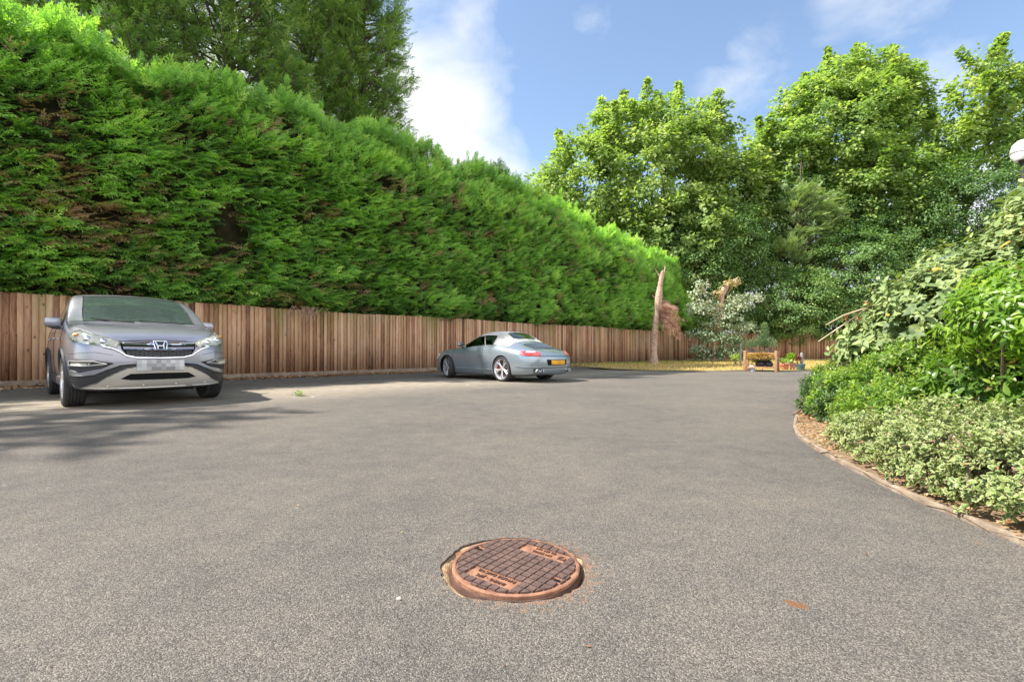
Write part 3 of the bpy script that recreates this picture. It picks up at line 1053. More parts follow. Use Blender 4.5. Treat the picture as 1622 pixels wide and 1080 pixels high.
GRPC = None
conifer('conifer_tree', FP(10.7, -4.6), 23, 2.75, 5.4, 440, 'tall dark conifer with feathery edge against the sky above the hedge', seed=21, sp=34)
conifer('conifer_tree', FP(8.4, -5.2), 22, 3.1, 5.8, 330, 'open conifer with bare inner stems showing, second from the sky edge', seed=22, sp=32)
conifer('conifer_tree', FP(5.4, -4.3), 21, 3.2, 5.6, 320, 'bushy conifer above the hedge behind the silver roofed car', seed=23, sp=32)
conifer('conifer_tree', FP(2.6, -4.6), 21.5, 3.2, 5.6, 320, 'dense conifer above the hedge, second in the row from the end away from the cloud', seed=24, sp=32)
conifer('conifer_tree', FP(.2, -4.2), 21.5, 2.8, 5.8, 220, 'conifer above the hedge at the end of the row away from the cloud', seed=27, sp=30)
conifer('conifer_tree', (-17.7, 4.25, 0), 18.4, 1.8, 10.5, 34, 'conifer beyond the hedge end casting branch shadows over the asphalt', seed=25, sp=15)
_sh = [o for o in COL.objects if o.get('label', '').startswith('conifer beyond the hedge end')][0]
for loc_, rz_, lb_ in (((-18.0, 3.0, 0), 1.1, 'conifer beyond the hedge end, the one standing closest to the road side'), ((-17.8, 5.1, 0), 2.3, 'conifer beyond the hedge end, the one touching the hedge')):
    c_ = copy_tree(_sh)
    c_.location = loc_
    c_.rotation_euler = (0, 0, rz_)
    c_['label'] = lb_
# young tops growing out of the hedge
for k, (u_, H_, lb) in enumerate([(2.6, 11.2, 'young bright green leader tree rising from the hedge before the conifers'), (6.6, 10.4, 'slim young conifer shooting out of the hedge top'), (16.0, 9.3, 'short young conifer at the hedge top beside the cloud'), (18.6, 8.9, 'small pointed conifer top over the hedge, nearest the leafy trees')]):
    conifer('young_conifer', FP(u_, -1.6), H_, 1.15, 6.6, 70, lb, seed=40 + k, sp=20, up=.7, size=(.28, .45))

# ---- broadleaf trees
LEAFD = [(0, 0, 0), (.30, .34, .03), (.62, .30, -.03), (1, 0, -.16), (.62, -.30, -.03), (.30, -.34, .03)]
LEAFDF = [(0, 1, 2, 3), (0, 3, 4, 5)]


def crown_points(ells, n_cl, rg, shell=.62):
    w = np.array([(r[0] * r[1] * r[2]) ** .72 for c, r in ells])
    w /= w.sum()
    out, dirs = [], []
    cs = [np.array(c) for c, r in ells]; rs = [np.array(r) for c, r in ells]
    while len(out) < n_cl:
        i = rg.choice(len(ells), p=w)
        d = norm(rg.normal(0, 1, 3))
        q = shell + (1.04 - shell) * rg.uniform(0, 1) ** .6
        bump = 1 + .16 * fbm(tuple(d * 2.2 + i * 7.3), 1, 2)
        p = cs[i] + d * rs[i] * q * bump
        inside = False
        for j in range(len(ells)):
            if j != i and np.linalg.norm((p - cs[j]) / rs[j]) < .62:
                inside = True
                break
        if inside: continue
        out.append(p); dirs.append(norm(d / rs[i]))
    return np.array(out), np.array(dirs)


def broadleaf(name, base, ells, n_cl, lpc, leaf, mat, label, trunk_r=.3, cl_r=.55, seed=1, limbs=26, cat='tree', droop=.35, vbase=.5, forks=None, grp=None, shell=.62, spires=0):
    rg = np.random.default_rng(seed)
    root = empty(name, base)
    tag(root, label, cat, grp)
    b0 = np.array(base)
    el = [(np.array(c) - b0, r) for c, r in ells]
    cl, dr = crown_points(el, n_cl, rg, shell)
    rad_k = rg.uniform(.6, 1.35, n_cl)
    if spires:      # leading shoots that stand out of the crown
        ups = [k for k in range(n_cl) if dr[k][2] > .15]
        for k in rg.choice(ups, spires):
            ddir = norm(dr[k] * .5 + np.array([0, 0, .9]) + rg.normal(0, .2, 3))
            m_ = rg.integers(3, 6)
            st = np.array([cl[k] + ddir * (.35 + .42 * q) for q in range(m_)])
            cl = np.concatenate([cl, st]); dr = np.concatenate([dr, np.repeat(ddir[None], m_, 0)])
            rad_k = np.concatenate([rad_k, (.62 - .11 * np.arange(m_)) * rg.uniform(.8, 1.3)])
    n_cl = len(cl)
    n = n_cl * lpc
    ci = np.repeat(np.arange(n_cl), lpc)
    loc = rg.normal(0, 1, (n, 3))
    loc = norm(loc) * (rg.uniform(0, 1, n) ** .5)[:, None] * cl_r * np.array([1, 1, .62]) * rad_k[ci][:, None]
    pos = cl[ci] + loc + dr[ci] * .15
    X = norm(loc) * .7 + dr[ci] * .5 + np.array([0, 0, -droop]) + rg.normal(0, .3, (n, 3))
    Zu = np.array([0, 0, .8]) + dr[ci] * .55 + rg.normal(0, .38, (n, 3))
    v = np.clip(vbase + rg.normal(0, .13, n_cl)[ci] + rg.normal(0, .13, n), 0, 1)
    me = scatter('crown', LEAFD, LEAFDF, pos, X, Zu, rg.uniform(.7, 1.25, n) * leaf, v)
    link('crown', me, mat, root)
    mb = MB()
    cen = np.mean([c for c, r in el], axis=0)
    top = np.array([cen[0], cen[1], max(c[2] for c, r in el)])
    fk = np.array([cen[0] * .25, cen[1] * .25, max(1.5, min(c[2] - r[2] for c, r in el) * .9 + .5)])
    mb.tube([(0, 0, -.1), fk * .5 + rg.normal(0, .08, 3), fk], [trunk_r * 1.25, trunk_r, trunk_r * .85], 10)
    for c, r in el:
        m1 = fk * .45 + c * .55 + rg.normal(0, .3, 3)
        mb.tube([fk, fk * .75 + m1 * .25 + np.array([0, 0, .4]), m1, c], [trunk_r * .6, trunk_r * .5, trunk_r * .32, trunk_r * .14], 7)
        sel = rg.choice(n_cl, min(limbs, n_cl), replace=False)
        for k in sel:
            if np.linalg.norm((cl[k] - c) / r) > 1.15: continue
            s = rg.uniform(.4, .95)
            st = m1 * (1 - s) + c * s
            mid = (st + cl[k]) / 2 + rg.normal(0, .15, 3) + np.array([0, 0, .12])
            mb.tube([st, mid, cl[k]], [trunk_r * .16, trunk_r * .1, .012], 5)
    mb.build('trunk', m_bark, root)
    return root


def PXE(px, py, rx, ry, Y, ry_depth=None):
    c = at(px, py, Y)
    k = Y / 752
    return (tuple(c), (rx * k, ry_depth or rx * k * .8, ry * k))


m_syc = leafmat('sycamore_leaves', [(0, (.09, .155, .05)), (.35, (.20, .30, .09)), (.7, (.34, .44, .15)), (1, (.52, .56, .26))], trans=.42, rough=.5)
m_syc2 = leafmat('tall_tree_leaves', [(0, (.085, .15, .05)), (.35, (.185, .29, .085)), (.7, (.33, .43, .14)), (1, (.52, .55, .24))], trans=.45, rough=.48)
m_ever = leafmat('evergreen_leaves', [(0, (.04, .09, .03)), (.4, (.11, .21, .06)), (.75, (.21, .32, .095)), (1, (.36, .43, .17))], trans=.25, rough=.5, spec=.35)

broadleaf('sycamore_tree', (10.5, 37.5, 0),
          [PXE(1035, 290, 105, 110, 37), PXE(940, 300, 78, 88, 36.5), PXE(1110, 245, 60, 72, 37), PXE(868, 330, 46, 55, 36), PXE(1080, 375, 85, 70, 35.2), PXE(985, 225, 52, 50, 37), PXE(1150, 320, 60, 70, 36.5), PXE(1060, 205, 46, 42, 37.2), PXE(960, 390, 90, 55, 36)],
          1250, 62, .27, m_syc, 'broad pale green leafy tree beyond the hedge end, under open blue sky', trunk_r=.34, cl_r=.72, seed=31, vbase=.55, spires=28)
broadleaf('tall_broadleaf_tree', (25.0, 39.5, 0),
          [PXE(1320, 224, 105, 95, 38), PXE(1385, 144, 60, 52, 38.5), PXE(1335, 129, 42, 36, 38), PXE(1250, 267, 66, 72, 37.5), PXE(1430, 224, 48, 72, 38), PXE(1380, 297, 88, 72, 36.5), PXE(1290, 164, 50, 40, 38), PXE(1225, 234, 28, 26, 38), PXE(1215, 332, 50, 60, 37), PXE(1405, 335, 62, 60, 35.4), PXE(1440, 330, 60, 70, 35.5), PXE(1420, 164, 40, 50, 38.4)],
          1350, 56, .28, m_syc2, 'tallest leafy tree behind the far fence with uneven open top', trunk_r=.38, cl_r=.72, seed=32, vbase=.52, shell=.45, spires=26)
broadleaf('sparse_tree', (33.5, 36, 0),
          [PXE(1530, 203, 36, 78, 34.5), PXE(1585, 188, 42, 95, 34.5), PXE(1560, 123, 16, 40, 34.5), PXE(1600, 113, 14, 35, 34.5), PXE(1640, 208, 46, 100, 34.5), PXE(1500, 253, 30, 50, 34.5), PXE(1527, 143, 12, 30, 34.5), PXE(1700, 198, 60, 100, 34.5)],
          330, 46, .28, m_syc2, 'thin upright tree with sky showing between its many stems', trunk_r=.24, cl_r=.62, seed=33, limbs=40, vbase=.55, shell=.2, spires=30)
# dark evergreens and undergrowth behind the far fence
broadleaf('dark_evergreen', at(1110, 530, 34.5) * 1, [PXE(1110, 440, 58, 85, 34), PXE(1160, 390, 55, 60, 34.2), PXE(1085, 370, 40, 60, 34.5)], 620, 85, .135, m_ever, 'dark glossy evergreen between the hedge end and the variegated tree', trunk_r=.12, cl_r=.6, seed=34, cat='shrub', vbase=.5)
broadleaf('dark_evergreen', at(1250, 540, 34.4), [PXE(1250, 485, 75, 52, 33.8), PXE(1195, 470, 55, 60, 34.2)], 520, 85, .125, m_ever, 'low dark evergreen overhanging the reddish fence behind the planter', trunk_r=.12, cl_r=.55, seed=35, cat='shrub', vbase=.5)
broadleaf('dark_evergreen', at(1370, 540, 34.4), [PXE(1350, 440, 75, 80, 34), PXE(1420, 420, 70, 90, 34.5), PXE(1330, 495, 70, 40, 33.7)], 740, 85, .135, m_ever, 'large dark evergreen mass below the tallest tree', trunk_r=.15, cl_r=.6, seed=36, cat='shrub', vbase=.5)
broadleaf('dark_evergreen', at(1540, 540, 33), [PXE(1520, 330, 60, 75, 33), PXE(1590, 320, 60, 70, 33), PXE(1500, 430, 70, 80, 33.5), PXE(1650, 380, 90, 120, 33)], 800, 80, .14, m_ever, 'dark evergreen behind the felty leaved shrub, under the thin upright tree', trunk_r=.15, cl_r=.65, seed=37, cat='shrub', vbase=.36)
broadleaf('dark_evergreen', at(1210, 540, 37.5), [PXE(1180, 370, 70, 80, 37), PXE(1260, 340, 80, 70, 37.5), PXE(1100, 420, 70, 80, 37.5), PXE(1320, 370, 90, 90, 37.5)], 700, 75, .17, m_ever, 'deep green evergreen in the shade behind the feathery pale conifer', trunk_r=.18, cl_r=.75, seed=38, cat='shrub', vbase=.4)

broadleaf('undergrowth_belt', (26, 43, 0), [((12 + 3.6 * k, 42.5 + .8 * math.sin(k * 2.1), 2.6 + .5 * math.sin(k * 1.3)), (3.0, 2.0, 3.6 + .6 * math.sin(k * 1.7))) for k in range(10)], 900, 60, .24, m_ever, 'dark belt of bushes far behind all the other trees', trunk_r=.1, cl_r=.75, seed=39, cat='shrub', vbase=.38, limbs=6)

# feathery pale conifer
m_yew = leafmat('pale_conifer', [(0, (.07, .12, .045)), (.35, (.19, .28, .10)), (.75, (.31, .43, .19)), (1, (.46, .55, .28))], dry=(.30, .16, .07), trans=.3, rough=.6)
rg = np.random.default_rng(50)
root = empty('feathery_conifer', at(1265, 540, 34.2))
tag(root, 'pale feathery conifer with drooping sprays behind the far fence', 'tree')
b0 = np.array(root.location)
Pp, Xx, Uu, Vv, Dd, Ss = [], [], [], [], [], []
mb = MB()
mb.tube([(0, 0, -1), (0, .2, 6), (.3, .2, 13)], [.22, .16, .03], 8)
for k in range(95):
    t = rg.uniform(0, 1)
    e = np.array(at(1225 + 110 * rg.uniform(0, 1) + 10 * t, 455 - 165 * t + rg.normal(0, 10), 33.2 + rg.uniform(0, 1.6))) - b0
    st = np.array([e[0] * .15, .1, e[2] - rg.uniform(.4, 1.6)])
    mb.tube([st, (st + e) / 2 + Z_ * .3, e], [.05, .03, .01], 5)
    m_ = 46
    s = rg.uniform(.3, 1.05, m_)
    p = st + (e - st) * s[:, None] + Z_ * (s * (1 - s) * 1.0)[:, None] + rg.normal(0, .26, (m_, 3)) * [1, 1, .6]
    dd = norm(e - st)
    Pp.append(p); Xx.append(dd + rg.normal(0, .35, (m_, 3)) + Z_ * -.15 + np.array([.35, -.1, .2])); Uu.append(Z_ + rg.normal(0, .4, (m_, 3)))
    Vv.append(np.clip(.3 + .35 * s + rg.normal(0, .15, m_) + .15 * t, 0, 1)); Dd.append(((rg.uniform(0, 1, m_) < .5) & (t < .12)) * .7); Ss.append(rg.uniform(.35, .6, m_))
mb.build('trunk', m_bark, root)
multi_scatter('crown', root, m_yew, *[np.concatenate(a) for a in (Pp, Xx, Uu, Ss, Vv, Dd)], CON)

# ---- bed shrubs near the camera
def shrub(name, base, ells, n_shoot, lps, leaf, T, TF, mat, label, seed=1, shoot=.14, alpha=(45, 85), up=.45, droop=0.0, tattr=None, vb=.5, inner=.35, stem=True, cat='shrub', flat=0.0, outw=1.0, lean=(0, 0, 0), vin=.25):
    rg = np.random.default_rng(seed)
    root = empty(name, base)
    tag(root, label, cat)
    b0 = np.array(base)
    el = [(np.array(c) - b0, np.array(r)) for c, r in ells]
    tips, dr = crown_points(el, n_shoot, rg, .72)
    ok = tips[:, 2] > -.0
    tips, dr = tips[ok], dr[ok]
    n_in = int(len(tips) * inner)
    ti, di = crown_points(el, max(1, n_in), rg, .25)
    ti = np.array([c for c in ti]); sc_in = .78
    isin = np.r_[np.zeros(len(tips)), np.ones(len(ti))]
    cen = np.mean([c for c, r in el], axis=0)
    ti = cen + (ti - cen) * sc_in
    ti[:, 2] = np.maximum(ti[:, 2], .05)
    tips = np.concatenate([tips, ti]); dr = np.concatenate([dr, di])
    ax = norm(dr * outw + np.array([0, 0, up]) + np.array(lean) + rg.normal(0, .25, dr.shape))
    m_ = len(tips)
    n = m_ * lps
    ci = np.repeat(np.arange(m_), lps)
    kk = np.tile(np.arange(lps), m_)
    s = (kk + .5) / lps
    az = kk * 2.399 + rg.uniform(0, 6.28, m_)[ci]
    p1 = norm(np.cross(ax, np.array([.3, .2, 1.0]) + rg.normal(0, .1, ax.shape)))
    p2 = np.cross(ax, p1)
    per = p1[ci] * np.cos(az)[:, None] + p2[ci] * np.sin(az)[:, None]
    al = np.radians(alpha[1] + (alpha[0] - alpha[1]) * s + rg.normal(0, 8, n))
    X = ax[ci] * np.cos(al)[:, None] + per * np.sin(al)[:, None] + np.array([0, 0, -droop])
    Zu = ax[ci] * np.sin(al)[:, None] - per * np.cos(al)[:, None] + np.array([0, 0, flat]) + rg.normal(0, .15, (n, 3))
    pos = tips[ci] + ax[ci] * ((s - .8) * shoot)[:, None] + rg.normal(0, .006, (n, 3))
    sz = leaf * rg.uniform(.75, 1.2, n) * (1 - .35 * (s > .8))
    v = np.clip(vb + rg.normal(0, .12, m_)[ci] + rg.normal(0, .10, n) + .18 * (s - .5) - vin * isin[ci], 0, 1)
    d = (rg.uniform(0, 1, n) < .006) * .8
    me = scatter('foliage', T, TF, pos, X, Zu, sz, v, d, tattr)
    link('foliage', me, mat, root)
    if stem:
        mb = MB()
        for k in rg.choice(m_, min(m_, 130), replace=False):
            foot = np.array([cen[0] * .4 + rg.normal(0, .12) + tips[k][0] * .15, cen[1] * .4 + rg.normal(0, .12) + tips[k][1] * .15, -.02])
            mid = (foot + tips[k]) / 2 + np.array([0, 0, .12]) + rg.normal(0, .04, 3)
            mb.tube([foot, mid, tips[k] - ax[k] * shoot * .5, tips[k] + ax[k] * shoot * .1], [.014, .009, .005, .003], 5)
        mb.build('stem', m_twig, root)
    return root, tips, ax


def leaf_tpl(w=.4, fold=.1, droop=.15, n=4):
    V, F, E = [], [], []
    for k in range(n + 1):
        t = k / n
        z = -droop * t * t
        hw = w * .5 * (math.sin(math.pi * (t ** .85)) ** .8 if 0 < t < 1 else 0.02)
        V += [(t, hw, z + fold * hw), (t, 0, z), (t, -hw, z + fold * hw)]
        E += [1, 0 if 0 < k < n else 1, 1]
    for k in range(n):
        a = k * 3
        F += [(a, a + 3, a + 4, a + 1), (a + 1, a + 4, a + 5, a + 2)]
    return np.array(V), F, np.array(E, float)


# variegated shrub beside the edging
T, TF, E = leaf_tpl(.62, .35, .12, 4)
E2 = E.copy()
m_var = leafmat('variegated_leaves', [(0, (.06, .12, .03)), (.5, (.15, .24, .055)), (1, (.28, .36, .09))], edge=(.50, .49, .25), trans=.22, rough=.45, dry=(.4, .2, .1), tmul=(1.2, 1.25, .8))


def E3(px, py, Y, rx, ry, rz):
    return (tuple(at(px, py, Y)), (rx, ry, rz))


shrub('variegated_shrub', (2.9, 2.75, .05), [((2.55, 3.12, .17), (.27, .33, .20)), ((2.44, 2.68, .17), (.30, .40, .23)), ((2.42, 2.2, .18), (.32, .42, .25)), ((2.54, 1.8, .18), (.42, .42, .26)), ((2.88, 3.05, .21), (.47, .47, .27)), ((2.92, 2.45, .23), (.52, .5, .30)), ((2.74, 3.58, .15), (.30, .34, .20))],
      3700, 8, .029, T, TF, m_var, 'low shrub with cream edged variegated leaves spilling over the stone edging', seed=61, shoot=.045, alpha=(35, 80), tattr=E2, vb=.5, up=.6)
# glossy small leaved shrub
T, TF, E = leaf_tpl(.36, .3, .2, 4)
m_gl = leafmat('glossy_leaves', [(0, (.035, .09, .015)), (.4, (.11, .21, .03)), (.75, (.22, .33, .045)), (1, (.38, .46, .08))], trans=.38, rough=.35, spec=.5)
shrub('glossy_shrub', (3.95, 4.75, .05), [((3.66, 4.95, .30), (.46, .5, .36)), ((4.05, 5.3, .30), (.55, .5, .36)), ((3.9, 4.55, .42), (.62, .6, .46)), ((4.5, 5.2, .48), (.6, .6, .50)), ((4.6, 4.5, .52), (.6, .6, .52)), ((3.35, 4.15, .24), (.50, .48, .32)), ((3.05, 3.85, .18), (.36, .36, .24)), ((4.3, 5.9, .34), (.6, .5, .40)), ((4.2, 3.9, .4), (.5, .5, .45))],
      5600, 9, .047, T, TF, m_gl, 'spreading low shrub with small glossy bright green leaves at the edging bend', seed=62, shoot=.07, alpha=(40, 75), vb=.6, up=.7)
m_dk = leafmat('small_dark_leaves', [(0, (.02, .06, .012)), (.5, (.05, .11, .022)), (1, (.12, .18, .04))], trans=.25, rough=.4, spec=.5)
shrub('dark_leaved_shrub', (3.55, 5.45, .05), [((3.66, 5.42, .24), (.32, .38, .30)), ((4.0, 5.85, .28), (.40, .38, .32)), ((3.42, 4.85, .2), (.28, .33, .26)), ((4.5, 6.4, .3), (.46, .38, .36))],
      2300, 9, .040, T, TF, m_dk, 'darker small leaved shrub at the outermost bend of the edging', seed=63, shoot=.06, alpha=(40, 75), vb=.5, up=.7)
# lance leaved bright shrub (nearest, at the picture side)
T, TF, E = leaf_tpl(.30, .22, .35, 5)
m_lau = leafmat('lance_leaves', [(0, (.04, .10, .012)), (.4, (.10, .21, .02)), (.75, (.20, .33, .03)), (1, (.36, .46, .07))], trans=.4, rough=.35, spec=.5)
shrub('lance_leaved_shrub', (3.75, 3.35, .08), [((3.55, 3.25, 1.02), (.46, .45, .33)), ((3.95, 3.2, .95), (.5, .5, .42)), ((3.85, 3.55, 1.25), (.4, .45, .25)), ((3.7, 3.3, .55), (.35, .4, .3)), ((4.3, 3.5, .9), (.5, .5, .6))],
      1500, 9, .078, T, TF, m_lau, 'bright yellow green shrub with narrow lance leaves above the variegated one', seed=64, shoot=.08, alpha=(50, 95), droop=.25, vb=.58, up=.5)
# felty grey green shrub, the tallest of the bed
T, TF, E = leaf_tpl(.46, .18, .3, 5)
m_vib = leafmat('felty_leaves', [(0, (.06, .10, .035)), (.4, (.17, .24, .085)), (.75, (.29, .35, .13)), (1, (.44, .46, .15))], trans=.22, rough=.55, spec=.35, dry=(.45, .3, .05))
vroot, vt, va = shrub('felty_leaved_shrub', (5.3, 4.7, .08), [((4.75, 5.0, 1.15), (.95, .8, .62)), ((5.45, 4.5, 1.55), (.95, .9, .80)), ((5.9, 4.7, 1.98), (.9, .9, .88)), ((6.0, 4.3, 1.75), (.7, .6, .8)), ((4.35, 5.3, .85), (.7, .6, .40)), ((5.3, 5.2, 1.35), (1.0, .8, .7)), ((6.5, 4.9, 2.2), (.9, .9, .8)), ((4.7, 4.2, 1.0), (.6, .5, .5)), ((5.4, 4.3, .6), (.9, .8, .5))],
      3300, 9, .112, T, TF, m_vib, 'big shrub with long felty grey green leaves and rusty shoot tips', seed=65, shoot=.20, alpha=(50, 92), droop=.12, vb=.5, up=.55, lean=(-.3, -.1, 0), flat=.5)
rgx = np.random.default_rng(8)
m_rust = pmat('rusty_shoots', base=(.42, .17, .07), rough=.8, var=.3)
cand = [k for k in range(len(vt)) if va[k][2] > .45 and vt[k][2] > .95]
for k in rgx.choice(cand, 46, replace=False):
    mb = MB()
    p = vt[k] + va[k] * .02
    a = norm(va[k] * .6 + np.array([0, 0, .8]))
    L_ = rgx.uniform(.07, .16)
    mb.tube([p - a * .1, p, p + a * L_], [.008, .008, .005], 5)
    for q in range(4):
        d_ = norm(a * .8 + rgx.normal(0, .6, 3))
        mb.tube([p + a * L_ * (.4 + .15 * q), p + a * L_ * (.4 + .15 * q) + d_ * .05], [.009, .003], 4)
    mb.build('shoot_tip', m_rust, vroot)
m_pb = pmat('pale_branch', base=(.45, .35, .22), rough=.8, var=.3)
for (a, b_, c_) in [((1405, 470), (1350, 505), (1296, 541)), ((1390, 482), (1335, 500), (1308, 515)), ((1400, 560), (1350, 570), (1325, 580))]:
    mb = MB()
    mb.tube([np.array(at(*a, 5.3)) - np.array(vroot.location), np.array(at(*b_, 5.35)) - np.array(vroot.location), np.array(at(*c_, 5.4)) - np.array(vroot.location)], [.012, .010, .006], 6)
    mb.build('bare_branch', m_pb, vroot)
# filler deeper in the bed
T, TF, E = leaf_tpl(.42, .2, .25, 4)
shrub('dark_leaved_shrub', (4.3, 2.9, .05), [((3.75, 3.0, .45), (.5, .6, .42)), ((4.2, 2.6, .5), (.6, .7, .5)), ((4.4, 3.6, .6), (.7, .6, .55)), ((3.6, 3.6, .5), (.4, .4, .38))],
      1700, 8, .075, T, TF, m_gl, 'mid green shrub with broad leaves in the shade below the lance leaved one', seed=66, shoot=.12, alpha=(45, 85), vb=.35, up=.5)
# one big lobed leaf standing out of the variegated shrub
lobed = [(0, 0), (.1, .35), (-.15, .62), (.25, .55), (.42, .85), (.6, .5), (.95, .55), (.8, .2), (1.15, 0), (.8, -.2), (.95, -.55), (.6, -.5), (.42, -.85), (.25, -.55), (-.15, -.62), (.1, -.35)]
m_lob = leafmat('lobed_leaf', [(0, (.16, .30, .06)), (1, (.22, .36, .09))], trans=.3, rough=.5)
root = empty('lobed_seedling', at(1520, 745, 2.75))
tag(root, 'pale green maple like seedling leaf poking out of the variegated shrub', 'plant')
T = np.array([(x, y, .06 * abs(y)) for x, y in lobed])
tri = [(0, k, k + 1) for k in range(1, 15)] + [(0, 15, 0)][:0]
for nm, loc, X, up_, s in (('leaf', (0, 0, .09), (.3, -.6, -.45), (0, -.5, .9), .075), ('leaf', (-.06, .02, .10), (-.8, .1, .2), (0, -.3, .9), .05)):
    me = scatter('leaf', T, tri, np.array([loc]), np.array([X]), np.array([up_]), s, np.array([.5]))
    link('leaf', me, m_lob, root)
mb = MB()
mb.tube([(0, 0.05, -.2), (0, .02, 0), (0, 0, .09)], [.004, .003, .002], 5)
mb.build('stem', m_twig, root)
# ------------------------------------------------------------------ cars
m_tyre = pmat('tyre_rubber', base=(.035, .034, .034), rough=.8, var=.3, vscale=20)
m_black = pmat('black_plastic', base=(.03, .03, .033), rough=.55)
m_gloss_black = pmat('dark_gap', base=(.006, .006, .007), rough=.6, spec=.2)
m_chrome = pmat('chrome', base=(.80, .80, .82), rough=.16, metal=1.0)
m_silver = pmat('silver_trim', base=(.62, .59, .54), rough=.38, metal=.55)
m_alloy = pmat('alloy', base=(.62, .62, .64), rough=.3, metal=.7)
m_disc = pmat('brake_metal', base=(.12, .11, .10), rough=.5, metal=.6)
m_red = pmat('red_caliper', base=(.32, .03, .03), rough=.45)
m_wglass = glassmat('windscreen_glass', tint=(.86, .95, .92), refl=1.5, sheen_dirt=.20)
m_sglass = glassmat('side_glass', tint=(.55, .60, .58), refl=1.5)
m_lamp = glassmat('lamp_lens', tint=(.97, .97, .95), refl=1.4)
m_seat = pmat('seat_cloth', base=(.48, .48, .44), rough=.9, var=.2)
m_dash = pmat('dashboard_plastic', base=(.16, .17, .165), rough=.7)


def carpaint(name, base, metal=.55, flake=.12):
    m = pmat(name, base=base, rough=.33, metal=metal, coat=1.0)
    nt = m.node_tree
    b = nt.nodes['Principled BSDF']
    t = N(nt, 'ShaderNodeTexCoord')
    vo = N(nt, 'ShaderNodeTexNoise', i_Scale=3.0, i_Detail=6.0, i_Roughness=.7)
    LK(nt, t.outputs['Object'], vo.inputs['Vector'])
    c = MIXC(nt, MATH(nt, 'MULTIPLY', MATH(nt, 'SUBTRACT', vo.outputs[0], .48, clamp=True), flake * 4), base, (.42, .39, .34))
    LK(nt, c, b.inputs['Base Color'])
    LK(nt, MATH(nt, 'MULTIPLY_ADD', vo.outputs[0], .25, .2), b.inputs['Roughness'])
    return m


from mathutils.interpolate import poly_3d_calc


